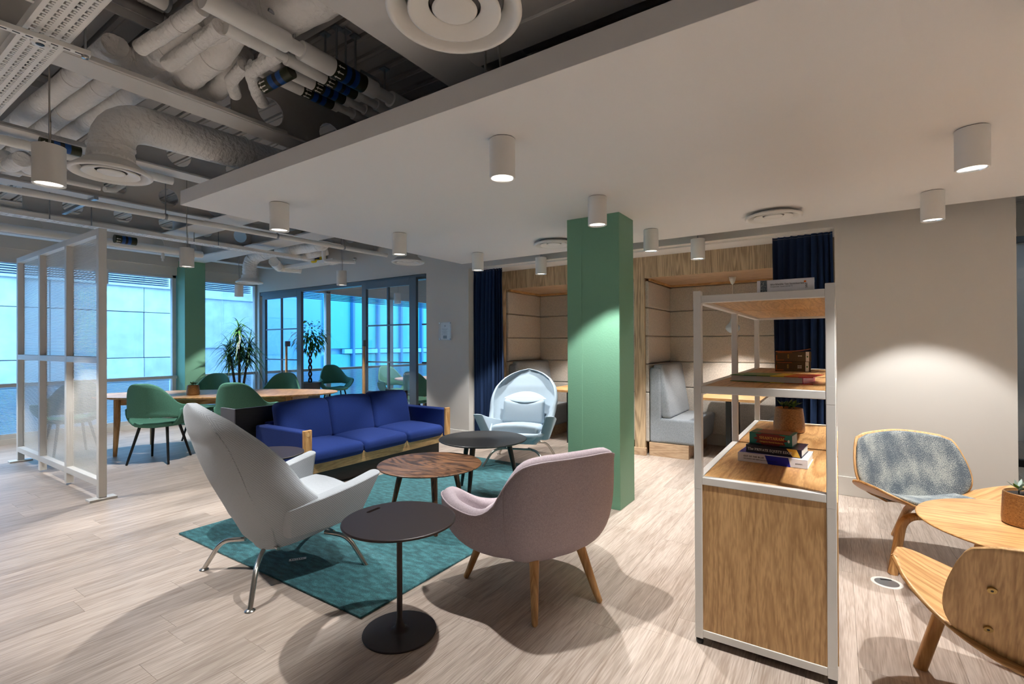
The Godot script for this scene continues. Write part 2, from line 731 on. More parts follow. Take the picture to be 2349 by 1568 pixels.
func build_shell() -> void:
	# floor: vinyl planks along Z
	var fnode := struct_node("floor")
	part(fnode, "underlay", Sh.new().span(Vector3(-9.9, -0.2, -11.2), Vector3(4.2, -0.0045, 4.2)), M.joint)
	var W := 0.184
	var L := 1.22
	var pm := Sh.new().rbox(Vector3.ZERO, Vector3(W - 0.0006, 0.008, L - 0.0006), 0.0009).mesh()
	var seen := []
	var rest := []
	var rng := RandomNumberGenerator.new()
	rng.seed = 5
	var x := -9.78
	while x < 4.1:
		var z := -11.1 + rng.randf() * L
		while z < 4.0:
			var p := Vector3(x, -0.004, z)
			var k := rng.randi() % 6
			var c := cam_basis.inverse() * (p - Vector3(0, EYE, 0))
			var d := -c.z
			var inside := d > 0.6 and absf(c.x / d) < 1.15 and absf(c.y / d) < 0.85 and z > -5.6 and x < 1.6
			if inside:
				seen.append([d, p, k])
			else:
				rest.append([p, k])
			z += L
		x += W
	seen.sort_custom(func(a, b): return a[0] < b[0])
	for i in seen.size():
		if i < 300:
			var o := part_mesh(fnode, "plank", pm, M["floor_%d" % seen[i][2]])
			o.position = seen[i][1]
		else:
			rest.append([seen[i][1], seen[i][2]])
	var am := ArrayMesh.new()
	for k in 6:
		var s := Sh.new()
		for r in rest:
			if r[1] == k:
				s.box(r[0], Vector3(W - 0.0012, 0.008, L - 0.0012))
		s.put(am)
		am.surface_set_material(k, M["floor_%d" % k])
	var far := MeshInstance3D.new()
	far.name = "planks"
	far.mesh = am
	far.set_meta("kind", "stuff")
	fnode.add_child(far, true)
	# enclosing walls behind and beside the camera
	struct("wall_right", Sh.new().span(Vector3(4.0, 0, -9.7), Vector3(4.15, 3.5, 4.0)), M.wall_paint)
	struct("wall_front", Sh.new().span(Vector3(-9.85, 0, 4.0), Vector3(4.15, 3.5, 4.15)), M.wall_paint)
	# booth wall with its openings (glazed doors, booth lobby)
	var top := 2.43
	var w := Sh.new()
	w.span(Vector3(-9.7, top, WALL_Z - 0.14), Vector3(1.16, 3.45, WALL_Z))
	w.span(Vector3(-5.08, 0, WALL_Z - 0.14), Vector3(-4.28, top, WALL_Z))
	w.span(Vector3(-0.02, 0, WALL_Z - 0.14), Vector3(1.16, top, WALL_Z))
	w.span(Vector3(1.16, 2.9, WALL_Z - 0.14), Vector3(4.0, 3.45, WALL_Z))
	w.span(Vector3(1.02, 0, -9.7), Vector3(1.16, 3.45, WALL_Z - 0.14))
	w.span(Vector3(-4.28, 0, -7.1), Vector3(-4.14, 3.45, WALL_Z - 0.14))
	w.span(Vector3(-0.02, 0, -7.1), Vector3(0.10, 3.45, WALL_Z - 0.14))
	w.span(Vector3(-4.28, 0, -7.22), Vector3(0.10, 3.45, -7.02))
	w.span(Vector3(-5.08, 0, -11.1), Vector3(-4.96, 3.45, WALL_Z - 0.14))
	struct("wall_back", w, M.wall_paint)
	struct("wall_far", Sh.new().span(Vector3(-9.7, 0, -11.2), Vector3(-4.96, 3.45, -11.06)).span(Vector3(1.0, 0, -9.7), Vector3(4.0, 3.45, -9.56)), M.wall_paint)
	struct("baseboard_back", Sh.new().rbox(Vector3(0.57, 0.085, WALL_Z + 0.009), Vector3(1.17, 0.17, 0.018), 0.004).rbox(Vector3(-4.68, 0.085, WALL_Z + 0.009), Vector3(0.8, 0.17, 0.018), 0.004), M.trim_white)
	# corridor beyond the wall's end: a dark framed glass screen
	var cg := struct_node("window_corridor")
	part(cg, "frame", Sh.new().rbox(Vector3(1.22, 1.25, -7.6), Vector3(0.07, 2.5, 0.07)).rbox(Vector3(2.9, 1.25, -7.6), Vector3(0.06, 2.5, 0.07)).rbox(Vector3(2.5, 2.5, -7.6), Vector3(2.9, 0.07, 0.07)).rbox(Vector3(2.5, 0.04, -7.6), Vector3(2.9, 0.08, 0.07)), M.black_frame)
	part(cg, "pane", Sh.new().span(Vector3(1.25, 0.08, -7.605), Vector3(2.87, 2.47, -7.597)), M.glass)
	# column
	var c1 := Sh.new().rbox(Vector3(-1.7355, RAFT / 2 + 0.4, -4.0145), Vector3(0.479, RAFT + 0.8, 0.333), 0.003)
	for sx in [-1.905, -1.575]:
		c1.rbox(Vector3(sx, RAFT / 2 + 0.4, -3.8475), Vector3(0.139 if sx < -1.7 else 0.155, RAFT + 0.8, 0.006), 0.002)
	var co := struct("column", c1, M.green_paint)
	co.set_meta("label", "square green painted column with two vertical joint lines")
	# window wall
	var ww := Sh.new()
	ww.span(Vector3(WIN_X - 0.2, 2.61, -11.1), Vector3(WIN_X, 3.45, 4.0))
	ww.span(Vector3(WIN_X - 0.2, 2.75, -11.1), Vector3(WIN_X + 0.05, 3.45, 4.0))
	ww.span(Vector3(WIN_X - 0.2, -0.2, -11.1), Vector3(WIN_X + 0.03, 0.075, 4.0))
	ww.span(Vector3(WIN_X - 0.2, 0, 1.2), Vector3(WIN_X, 2.7, 4.0))
	struct("wall_left", ww, M.wall_paint)
	struct("pier", Sh.new().rbox(Vector3(-9.57, 1.43, -4.075), Vector3(0.34, 2.86, 0.33), 0.003), M.green_paint)
	var bays := [[1.2, -1.2], [-1.2, -3.9], [-4.24, -5.36], [-5.5, -7.0], [-7.0, -8.9], [-8.9, -11.0]]
	for b in bays:
		var n := struct_node("window")
		var z0: float = b[0]
		var z1: float = b[1]
		var mid := (z0 + z1) / 2.0
		var wid := z0 - z1
		var f := Sh.new()
		for z in [z0 - 0.03, z1 + 0.03]:
			f.rbox(Vector3(WIN_X - 0.05, 1.345, z), Vector3(0.09, 2.53, 0.06), 0.004)
		for yy in [0.105, 2.585]:
			f.rbox(Vector3(WIN_X - 0.05, yy, mid), Vector3(0.09, 0.06, wid), 0.004)
		part(n, "window_frame", f, M.frame_pale)
		part(n, "transom", Sh.new().rbox(Vector3(WIN_X - 0.02, 0.826, mid), Vector3(0.12, 0.052, wid), 0.004), M.frame_pale)
		part(n, "pane", Sh.new().span(Vector3(WIN_X - 0.066, 0.85, z1 + 0.06), Vector3(WIN_X - 0.06, 2.555, z0 - 0.06)), M.glass)
		part(n, "pane", Sh.new().span(Vector3(WIN_X - 0.066, 0.135, z1 + 0.06), Vector3(WIN_X - 0.06, 0.80, z0 - 0.06)), M.glass)
	# white reveal post of the partition at the window wall
	struct("trim_1", Sh.new().rbox(Vector3(-9.66, 1.22, -5.42), Vector3(0.10, 2.43, 0.17), 0.004), M.frame_pale)
	# raft
	var raft := Sh.new().rbox(Vector3((-4.222 + 4.0) / 2, RAFT + 0.054, (-1.725 - 5.13) / 2), Vector3(8.222, 0.108, 3.405), 0.002)
	struct("ceiling_raft", raft, M.raft_paint)

func build_outside() -> void:
	# street level and the buildings across it
	one("street", Sh.new().span(Vector3(-60, -6.2, -60), Vector3(-9.95, -6.0, 40)), M.outdoor_ground, "pale paved street below the office windows", "street")
	# concrete warehouse, panel by panel
	var b := thing("concrete_building", "pale stained concrete building with panel joints across the street", "building", Vector3(-16.0, -6.0, -2.0))
	part(b, "core", Sh.new().span(Vector3(-6, 0, -4.6), Vector3(-0.06, 8.9, 10)), M.concrete)
	var pan := []
	for hh in [1.25, 0.65]:
		pan.append(Sh.new().rbox(Vector3.ZERO, Vector3(0.12, hh - 0.018, 0.955), 0.008).mesh())
	for i in 14:
		var y0 := 2.0
		for j in 7:
			var k := 1 if j in [1, 4] else 0
			var hh: float = [1.25, 0.65][k]
			var o := part_mesh(b, "wall_panel", pan[k], M.concrete if (i * 3 + j * 5) % 4 else M.concrete_soft)
			o.position = Vector3(0.012 * ((i + j) % 3), y0 + hh / 2, -4.1 + i * 0.97)
			y0 += hh
	part(b, "base_wall", Sh.new().rbox(Vector3(0, 1.0, 2.7), Vector3(0.12, 2.0, 14.5), 0.01), M.concrete)
	part(b, "coping", Sh.new().rbox(Vector3(-0.1, 9.06, 2.7), Vector3(0.5, 0.16, 14.6), 0.02), M.concrete)
	var rail := Sh.new()
	for k in 12:
		var z := -4.2 + k * 1.2
		rail.tube([Vector3(0, 9.1, z), Vector3(0, 9.9, z)], 0.03, 6)
	for yy in [9.5, 9.9]:
		rail.tube([Vector3(0, yy, -4.3), Vector3(0, yy, 9.8)], 0.025, 6)
	part(b, "railing", rail, M.print_white)
	part(b, "plant_room", Sh.new().rbox(Vector3(-3, 10.4, 3.5), Vector3(3, 2.4, 12), 0.02), M.blue_cladding)
	# office block with a column of windows
	var o := thing("stone_building", "pale stone building with a column of dark windows", "building", Vector3(-18.7, -6.0, -9.0))
	part(o, "wall", Sh.new().span(Vector3(-5, 0, -3.2), Vector3(0, 16, 2.2)), M.concrete)
	for j in 8:
		var wd := part(o, "window", Sh.new().rbox(Vector3(0.03, 1.2 + j * 1.75, 1.15), Vector3(0.14, 1.25, 0.9), 0.01), M.frame_pale)
		part(wd, "pane", Sh.new().rbox(Vector3(0.07, 1.2 + j * 1.75, 1.15), Vector3(0.10, 1.05, 0.74), 0.005), M.dark_glass)
		part(o, "string_course", Sh.new().rbox(Vector3(0.03, 2.08 + j * 1.75, -0.5), Vector3(0.1, 0.07, 5.4), 0.005), M.concrete)
	for z in [0.0, -1.6, -2.9]:
		part(o, "joint_strip", Sh.new().rbox(Vector3(0.0, 8, z), Vector3(0.05, 16, 0.05), 0.005), M.concrete)
	part(o, "downpipe", Sh.new().tube([Vector3(0.12, 0, -2.4), Vector3(0.12, 16, -2.4)], 0.07, 8), M.blue_cladding)
	# glass fronted block seen through the meeting room
	var g := thing("glass_building", "teal and blue glass office block beyond the meeting room windows", "building", Vector3(-14.5, -6.0, -17.4))
	part(g, "core", Sh.new().span(Vector3(-4, 0, -12), Vector3(-0.1, 18, 7.2)), M.blue_pale)
	for i in 16:
		var z := 6.6 - i * 1.15
		for j in 6:
			var pm: StandardMaterial3D = [M.teal_cladding, M.cyan_pale, M.blue_pale][(2 * j + i / 2) % 3 if j > 4 else (1 if j == 4 else 0)]
			part(g, "glass_panel", Sh.new().rbox(Vector3(0, 1.4 + j * 2.3, z), Vector3(0.1, 2.1, 1.05), 0.01), pm)
		part(g, "fin", Sh.new().rbox(Vector3(0.08, 9, z - 0.575), Vector3(0.22, 18, 0.09), 0.01), M.blue_cladding)
	for j in 7:
		part(g, "floor_band", Sh.new().rbox(Vector3(0.07, 0.25 + j * 2.3, -2.8), Vector3(0.16, 0.16, 18.4), 0.01), M.blue_pale)
	# louvre blinds outside the lower panes and the folded blinds at the heads
	for q in [[1.1, -1.2, "first"], [-1.25, -3.85, "beside the green pier"], [-4.28, -5.3, "next to the partition"], [-5.55, -6.95, "x"], [-7.05, -8.85, "y"], [-8.95, -10.9, "z"]]:
		var s := Sh.new()
		for k in 36:
			s.box(Vector3(WIN_X - 0.16, 0.10 + k * 0.0195, (q[0] + q[1]) / 2), Vector3(0.03, 0.003, q[0] - q[1]), Basis(Vector3.BACK, 0.5))
		var lb := thing("louvre_blind", "pale horizontal louvre slats behind a low window pane", "blind", Vector3.ZERO, 0.0, "louvres behind the low panes")
		var sl := part(lb, "slats", s, M.slat_blue)
		sl.set_meta("kind", "stuff")
		part(lb, "bottom_rail", Sh.new().rbox(Vector3(WIN_X - 0.16, 0.085, (q[0] + q[1]) / 2), Vector3(0.03, 0.02, q[0] - q[1]), 0.003), M.slat_blue)
		var hb := thing("folded_blind", "blue louvre blind folded up at a window head", "blind", Vector3.ZERO, 0.0, "blinds folded at the window heads")
		for k in 5:
			part(hb, "slat", Sh.new().rbox(Vector3(WIN_X - 0.22, 2.43 + k * 0.035, (q[0] + q[1]) / 2), Vector3(0.12, 0.012, q[0] - q[1]), 0.003), M.blue_cladding)

func web(s: Sh, x: float, z0: float, z1: float, y0: float, y1: float, holes: Array, r: float, hy: float, gaps: Array) -> void:
	# beam web in the plane X = x with round holes and square openings; z0 > z1
	var n := 16
	var t := 0.006
	var cuts := []
	for h in holes:
		cuts.append([h + 0.14, h - 0.14, "hole", h])
	for g in gaps:
		cuts.append([g[0], g[1], "gap", 0.0])
	cuts.sort_custom(func(a, b): return a[0] > b[0])
	var z := z0
	for c in cuts:
		if c[0] < z:
			s.span(Vector3(x - t, y0, c[0]), Vector3(x + t, y1, z))
		if c[2] == "gap":
			s.span(Vector3(x - t, y0, c[1]), Vector3(x + t, y0 + 0.045, c[0]))
			s.span(Vector3(x - t, y1 - 0.05, c[1]), Vector3(x + t, y1, c[0]))
		else:
			for sd in [-1.0, 1.0]:
				var outer := PackedVector3Array()
				var inner := PackedVector3Array()
				for k in n + 1:
					var a := TAU * k / n
					var dz := cos(a)
					var dy := sin(a)
					inner.append(Vector3(x + t * sd, hy + dy * r, c[3] + dz * r))
					var m: float = 1.0 / maxf(absf(dz), absf(dy))
					var oy := dy * m
					outer.append(Vector3(x + t * sd, (hy + oy * (y1 - hy)) if oy > 0.0 else (hy + oy * (hy - y0)), c[3] + dz * m * 0.14))
				s.grid([inner, outer])
			var ra := PackedVector3Array()
			var rb := PackedVector3Array()
			for k in n + 1:
				var a := TAU * k / n
				ra.append(Vector3(x - t, hy + sin(a) * r, c[3] + cos(a) * r))
				rb.append(Vector3(x + t, hy + sin(a) * r, c[3] + cos(a) * r))
			s.grid([ra, rb])
		z = c[1]
	if z > z1:
		s.span(Vector3(x - t, y0, z1), Vector3(x + t, y1, z))

func build_soffit() -> void:
	# profiled steel deck: ribs along X
	var cn := struct_node("ceiling")
	var y := 3.29
	part(cn, "slab", Sh.new().span(Vector3(-9.9, y + 0.055, -11.2), Vector3(4.15, y + 0.25, 4.15)), M.deck_paint)
	var z := 4.0
	var sheet := Sh.new().box(Vector3(-2.85, y + 0.025, 0), Vector3(14.0, 0.05, 0.128)).box(Vector3(-2.85, y - 0.004, 0.03), Vector3(14.0, 0.01, 0.02)).mesh()
	while z > -11.0:
		var o := part_mesh(cn, "deck_rib", sheet, M.deck_paint)
		o.position.z = z
		z -= 0.152
	# beams along Z with round web openings
	var holes := []
	for k in range(-7, 8):
		holes.append(-1.93 - k * 0.485)
	var gaps_of := {-3.33: [[-0.86, -1.66]], -4.75: [[-0.80, -1.40]], -6.2: [[-0.80, -1.42]], -7.5: [[-0.9, -1.5]]}
	for bx in [-3.33, -4.75, -6.2, -7.5, -9.1, 0.3, 2.0]:
		var s := Sh.new()
		s.rbox(Vector3(bx, 2.858, -0.67), Vector3(0.19, 0.016, 9.3), 0.003)
		s.rbox(Vector3(bx, 3.275, -0.67), Vector3(0.19, 0.016, 9.3), 0.003)
		var gaps: Array = gaps_of.get(bx, [])
		var hs := holes.filter(func(h): return h < 3.6 and h > -5.0 and gaps.all(func(g): return h > g[0] + 0.16 or h < g[1] - 0.16))
		web(s, bx, 3.98, -5.32, 2.866, 3.268, hs, 0.097, 3.02, gaps)
		struct("beam", s, M.beam_paint)
	struct("beam", Sh.new().rbox(Vector3(-1.71, 2.86, -0.67), Vector3(0.28, 0.02, 9.3), 0.003).span(Vector3(-1.72, 2.87, -5.32), Vector3(-1.70, 3.28, 3.98)), M.beam_paint)
	struct("beam", Sh.new().rbox(Vector3(-5.7, 2.855, -4.05), Vector3(7.6, 0.022, 0.35), 0.003).span(Vector3(-9.5, 2.865, -4.06), Vector3(-1.9, 3.28, -4.04)), M.beam_paint)
	struct("beam", Sh.new().rbox(Vector3(-6.85, 2.848, -2.98), Vector3(1.28, 0.014, 0.36), 0.003).rbox(Vector3(-5.48, 2.848, -2.98), Vector3(1.25, 0.014, 0.36), 0.003).span(Vector3(-7.5, 2.855, -2.99), Vector3(-4.75, 3.28, -2.97)), M.beam_paint)
	struct("beam", Sh.new().rbox(Vector3(1.2, 2.845, -1.97), Vector3(5.55, 0.018, 0.17), 0.003).span(Vector3(-1.57, 2.85, -1.98), Vector3(3.98, 3.28, -1.96)), M.beam_paint)
	# meeting room and booth roof lids
	struct("ceiling_lobby", Sh.new().span(Vector3(-4.14, 2.44, -7.02), Vector3(-0.02, 2.5, WALL_Z - 0.14)), M.raft_paint)

func tray(parent: Node, a: Vector3, b: Vector3, width: float, rows: int, pitch: float) -> void:
	# perforated cable tray: a channel whose bed is built round its slots
	var d := (b - a).normalized()
	var side := d.cross(Vector3.UP).normalized()
	var L := a.distance_to(b)
	var bs := Basis(d, Vector3.UP, d.cross(Vector3.UP))
	var bed := Sh.new()
	var lane := width / (rows * 2 + 1)
	for k in rows + 1:
		var off := -width / 2 + lane * (2 * k + 0.5)
		bed.box(a + d * L / 2 + side * off, Vector3(L, 0.0025, lane), bs)
	var n := int(L / pitch)
	for r in rows:
		var off := -width / 2 + lane * (2 * r + 1.5)
		for k in n:
			var w := 0.72 if k % 2 == 0 else 0.60
			bed.box(a + d * (pitch * (k + 0.5)) + side * (off + lane * (0.0 if k % 2 == 0 else 0.20)), Vector3(pitch * w, 0.0025, lane * (1.0 if k % 2 == 0 else 0.6)), bs)
	part(parent, "tray_bed", bed, M.service_paint).set_meta("kind", "stuff")
	var sides := Sh.new()
	for s in [-1.0, 1.0]:
		sides.box(a + d * L / 2 + side * (s * width / 2) + Vector3(0, 0.02, 0), Vector3(L, 0.045, 0.0025), bs)
	part(parent, "tray_side", sides, M.service_paint)

func duct(called: String, label: String, category: String, pts: Array, r: float, group: String, collars := 1, m := "lagging") -> Node3D:
	var t := thing(called, label, category, Vector3.ZERO, 0.0, group)
	var path: Array = []
	for i in pts.size() - 1:
		for k in 7:
			path.append((pts[i] as Vector3).lerp(pts[i + 1], k / 7.0))
	path.append(pts[-1])
	var rng := RandomNumberGenerator.new()
	rng.seed = int(absf(pts[0].z) * 1000.0) + int(r * 1000)
	var radii := []
	for p in path:
		radii.append(r * rng.randf_range(0.96, 1.04))
	part(t, "lagging", Sh.new().tube(path, radii, 20), M[m])
	for k in collars:
		var f := (k + 1.0) / (collars + 1.0)
		var idx := int(f * (path.size() - 2))
		var p: Vector3 = path[idx]
		var d: Vector3 = (path[idx + 1] - p).normalized()
		part(t, "joint_band", Sh.new().tube([p - d * 0.008, p + d * 0.008], r * 1.055, 20), M.lagging)
	return t

func pipe_bands(t: Node3D, a: Vector3, d: Vector3, r: float, parts := [["band_olive", 0.07], ["band_blue", 0.035], ["band_black", 0.025], ["band_blue", 0.035], ["band_olive", 0.06]]) -> void:
	var s := 0.0
	for p in parts:
		part(t, "marker_band", Sh.new().tube([a + d * s, a + d * (s + p[1])], r * 1.02, 20), M[p[0]])
		s += p[1]
	# white flow arrows on the first olive band
	for k in 3:
		var ang := PI * (1.58 + 0.2 * k)
		var side := d.cross(Vector3.UP).normalized()
		var nrm := side * cos(ang) + Vector3.UP * sin(ang)
		var tan := nrm.cross(d).normalized()
		var q := Sh.new()
		var c := a + d * 0.035 + nrm * (r * 1.035)
		q.box(c, Vector3(0.034, 0.006, 0.002), Basis(d, tan, nrm))
		var tip := c - d * 0.028
		q.face(tip, tip + d * 0.016 + tan * 0.010, tip + d * 0.014, tip + d * 0.016 - tan * 0.010)
		part(t, "flow_arrow", q, M.print_white)

func build_services() -> void:
	# lagged ducts running along X through the openings of the beams
	var zs := [-1.0, -1.14, -1.28]
	for k in 3:
		var z: float = zs[k]
		duct("lagged_duct", ["lagged duct nearest the wide cable tray, running through the beam openings", "middle lagged duct of the three running through the beam openings", "third lagged duct from the wide cable tray, running through the beam openings"][k], "duct", [Vector3(-3.35, 3.05, z - 0.04), Vector3(-4.8, 3.05, z), Vector3(-6.2, 3.05, z + 0.02), Vector3(-8.6, 3.05, z + 0.05)], 0.060, "lagged ducts through the beams", 5)
	duct("lagged_duct", "large lagged duct bending into the first beam opening", "duct", [onx(262, 108, -3.36), fl(285, 140, 3.03), fl(330, 150, 3.03), fl(400, 105, 3.05), fl(470, 40, 3.1)], 0.07, "", 3)
	duct("lagged_duct", "large lagged duct under the two capped pipes", "duct", [fl(325, 200, 3.03), fl(360, 175, 3.03), fl(440, 115, 3.05), fl(560, 10, 3.1)], 0.07, "", 2)
	duct("lagged_duct", "fattest lagged duct above the beam flange, with a black seam ring", "duct", [fl(385, 205, 3.0), fl(430, 175, 3.0), fl(500, 120, 3.02), fl(540, 60, 3.12)], 0.08, "", 2)
	duct("lagged_duct", "short lagged duct stub with a rounded end above the beam flange", "duct", [fl(452, 228, 2.99), fl(500, 205, 3.0), fl(560, 120, 3.1)], 0.058, "", 1)
	duct("lagged_duct", "wide dark lagged duct along the deck behind the raft edge", "duct", [fl(560, 40, 3.18), fl(640, 30, 3.18), fl(760, -40, 3.18)], 0.13, "", 1)
	# pipes along Z with capped branches
	var y := 3.0
	for q in [[-2.46, 0.052, "white pipe with a lever valve along the deck, outermost of the four", -1.10, -2.5], [-2.60, 0.036, "thin white pipe between the valve pipe and its neighbour", -1.27, -2.7], [-2.72, 0.036, "white pipe with a flow label, third of the four", -1.62, -2.8], [-2.84, 0.036, "white pipe bending up behind the labelled stub", -1.80, -2.9]]:
		var t := thing("service_pipe", q[2], "pipe", Vector3.ZERO, 0.0, "service pipes with flow labels")
		var r: float = q[1]
		part(t, "pipe", Sh.new().tube([Vector3(q[0], y, q[3]), Vector3(q[0], y, -1.52)], r, 20).tube([Vector3(q[0], y, -1.50 if q[3] > -1.5 else q[3]), Vector3(q[0], y, q[4])], r * 0.7, 14).tube([Vector3(q[0], y, minf(-1.60, q[3])), Vector3(q[0], y, -2.12)], r, 20).tube([Vector3(q[0], y, -2.25), Vector3(q[0], y, -5.2)], r, 16), M.service_paint)
		pipe_bands(t, Vector3(q[0], y, -1.80 - (0.05 if r < 0.05 else 0.0)), Vector3(0, 0, -1), r)
		if r > 0.05:
			part(t, "valve_lever", Sh.new().tube([Vector3(q[0], y + 0.05, -2.18), Vector3(q[0] - 0.03, y + 0.10, -2.18), Vector3(q[0] - 0.05, y + 0.11, -2.05)], 0.009, 8), M.zinc)
			part(t, "valve_lever", Sh.new().tube([Vector3(q[0], y + 0.05, -1.56), Vector3(q[0] + 0.03, y + 0.09, -1.55), Vector3(q[0] + 0.03, y + 0.10, -1.40)], 0.009, 8), M.zinc)
	duct("capped_pipe", "lagged branch pipe ending in an open cap, longer of two", "pipe", [fl(462, 18, 3.0), fl(400, 62, 2.98), fl(322, 110, 2.96)], 0.04, "", 1)
	duct("capped_pipe", "lagged branch pipe ending in an open cap, lower of two", "pipe", [fl(505, 62, 3.0), fl(450, 102, 2.98), fl(385, 148, 2.96)], 0.04, "", 1)
	var st := duct("pipe_stub", "crumpled lagged pipe stub with an olive and blue label", "pipe", [fl(640, 125, 3.0), fl(575, 165, 2.98), fl(590, 215, 2.95), fl(602, 236, 2.94)], 0.038, "", 0)
	pipe_bands(st, fl(602, 200, 2.9), (fl(640, 180, 2.93) - fl(602, 200, 2.9)).normalized(), 0.036)
	duct("pipe_stub", "crumpled lagged pipe stub beside the beam hole", "pipe", [fl(560, 150, 3.0), fl(530, 185, 2.97), fl(540, 218, 2.95)], 0.036, "", 0)
	# corrugated conduits
	for q in [[fl(255, -12, 3.15), fl(375, 45, 3.12), 0.03, "corrugated grey conduit beside the wide cable tray"], [fl(630, 75, 3.1), fl(800, 165, 3.1), 0.018, "thin dark corrugated conduit along the white pipes"], [fl(600, 150, 3.05), fl(612, 200, 2.98), 0.02, "corrugated conduit dropping beside the labelled stub"]]:
		var pts := []
		var radii := []
		for k in 81:
			pts.append((q[0] as Vector3).lerp(q[1], k / 80.0))
			radii.append(q[2] * (1.0 if k % 2 == 0 else 0.82))
		one("flexible_conduit", Sh.new().tube(pts, radii, 12), M.lamp_grey, q[3], "conduit")
	# grey cylinder pipe with a clip at the top of the picture
	var cp := thing("clipped_pipe", "smooth pipe held by a zinc clip beside the corrugated conduit", "pipe")
	part(cp, "pipe", Sh.new().tube([fl(330, -18, 3.1), fl(385, 12, 3.1)], 0.035, 16), M.service_paint)
	part(cp, "pipe_clip", Sh.new().tube([fl(379, 8, 3.1), fl(386, 12, 3.1)], 0.04, 16), M.zinc)
	# threaded hangers from the deck
	for q in [[746, 75], [772, 60], [793, 68], [815, 80], [882, 155]]:
		var p := fl(q[0], q[1], 3.28)
		var hg := thing("hanger_rod", "thin threaded rod hanging from the deck to the pipes", "rod", Vector3.ZERO, 0.0, "rods holding the labelled pipes")
		part(hg, "rod", Sh.new().tube([p, Vector3(p.x, 2.98, p.z)], 0.007, 6), M.zinc)
		part(hg, "plate", Sh.new().box(p + Vector3(0, -0.01, 0), Vector3(0.05, 0.008, 0.05)), M.zinc)
	# wide cable trays, the strut below them and a sensor
	var ct := thing("cable_tray", "wide perforated white cable tray with four rows of slots", "tray")
	tray(ct, Vector3(-2.2, 2.78, -0.675), Vector3(-4.6, 2.78, -0.675), 0.155, 4, 0.022)
	var ct2 := thing("cable_tray", "short perforated tray branching off the wide cable tray", "tray")
	tray(ct2, Vector3(-2.72, 2.80, -0.30), Vector3(-2.72, 2.80, -0.59), 0.12, 3, 0.03)
	var stt := thing("tray_strut", "slotted white strut carrying the cable trays", "strut")
	var sa := fl(-60, 35, 2.74)
	var sb := fl(208, 126, 2.74)
	part(stt, "channel", Sh.new().rbox((sa + sb) / 2, Vector3(0.036, 0.024, sa.distance_to(sb)), 0.003, 1, 1, null, Basis.looking_at(sb - sa)), M.service_paint)
	for k in 7:
		part(stt, "slot", Sh.new().box(sa.lerp(sb, 0.22 + 0.11 * k) + Vector3(0.004, -0.0125, 0), Vector3(0.008, 0.001, 0.024)), M.band_black)
	part(stt, "hanger_rod", Sh.new().tube([sb + Vector3(0, 0, 0.02), sb + Vector3(0, 0.52, 0.02)], 0.005, 6), M.zinc)
	part(stt, "nut", Sh.new().lathe([Vector2(0, 0.0), Vector2(0.014, 0.0), Vector2(0.014, 0.012), Vector2(0, 0.012)], 12, sb + Vector3(0, -0.026, 0.02)), M.steel)
	var sen := thing("motion_sensor", "round white sensor under the wide cable tray", "sensor", fl(92, 102, 2.745))
	part(sen, "housing", Sh.new().lathe([Vector2(0, 0.0), Vector2(0.03, 0.0), Vector2(0.034, 0.006), Vector2(0.034, 0.02), Vector2(0, 0.02)], 24), M.white_metal)
	part(sen, "lens", Sh.new().lathe([Vector2(0, -0.006), Vector2(0.012, -0.003), Vector2(0.018, 0.001), Vector2(0.0, 0.001)], 20), M.dark_glass)
	# strip channel fixed along the second beam's flange
	one("cable_channel", Sh.new().rbox(Vector3(-3.24, 2.87, -1.35), Vector3(0.03, 0.03, 1.3), 0.006), M.beam_paint, "slim channel clipped along the flange of the beam", "channel")
	# grey pipe with marker label crossing below the second beam
	var lp := thing("service_pipe", "pale pipe with a label passing behind the hanging lamp", "pipe")
	part(lp, "pipe", Sh.new().tube([Vector3(-4.80, 2.80, 0.4), Vector3(-4.80, 2.80, -1.9)], 0.034, 16), M.service_paint)
	pipe_bands(lp, fl(90, 325, 2.8), Vector3(0, 0, -1), 0.034)
	var lp2 := thing("service_pipe", "thin pale pipe below the lagged ducts, with a small branch", "pipe")
	part(lp2, "pipe", Sh.new().tube([fl(-20, 382, 2.85), fl(230, 432, 2.85)], 0.022, 12), M.service_paint)
	part(lp2, "elbow", Sh.new().tube([fl(240, 434, 2.85), fl(262, 436, 2.87), fl(285, 420, 2.98)], 0.026, 12), M.service_paint)
	for k in 3:
		duct("lagged_elbow", "lagged duct elbow in a row between the far beams", "duct", [onx(8 + k * 42, 360, -5.6), onx(25 + k * 42, 378 + k * 6, -5.5), onx(50 + k * 44, 365 + k * 6, -5.3)], 0.06, "lagged elbows between the far beams", 1)
	# big duct elbow that feeds the round diffuser
	var h1 := Vector3(-3.80, RAFT, -1.165)
	var dp := smooth_path([h1 + Vector3(0, 0.06, 0), h1 + Vector3(0, 0.36, 0), h1 + Vector3(0.06, 0.38, -1.5)], 0.22, 8)
	var ed := thing("elbow_duct", "fat lagged duct elbow dropping to a round diffuser", "duct")
	var radii := []
	for i in dp.size():
		radii.append(0.128 if i == 0 else 0.118)
	part(ed, "lagging", Sh.new().tube(dp, radii, 28), M.lagging)
	part(ed, "joint_band", Sh.new().tube([h1 + Vector3(0, 0.155, 0), h1 + Vector3(0, 0.168, 0)], 0.126, 28), M.lagging)
	part(ed, "joint_band", Sh.new().tube([h1 + Vector3(0.03, 0.38, -0.78), h1 + Vector3(0.03, 0.38, -0.79)], 0.122, 28), M.lagging)
	var stk := h1 + Vector3(0.055, 0.38 - 0.115, -0.42)
	part(ed, "warning_sticker", Sh.new().rbox(stk + Vector3(0, 0.012, 0), Vector3(0.05, 0.004, 0.09), 0.001, 1, 1, null, Basis(Vector3.BACK, 0.5)), M.red_sticker, "red warning sticker")
	# diffusers
	diffuser(h1, "round white diffuser under the fat duct elbow", true)
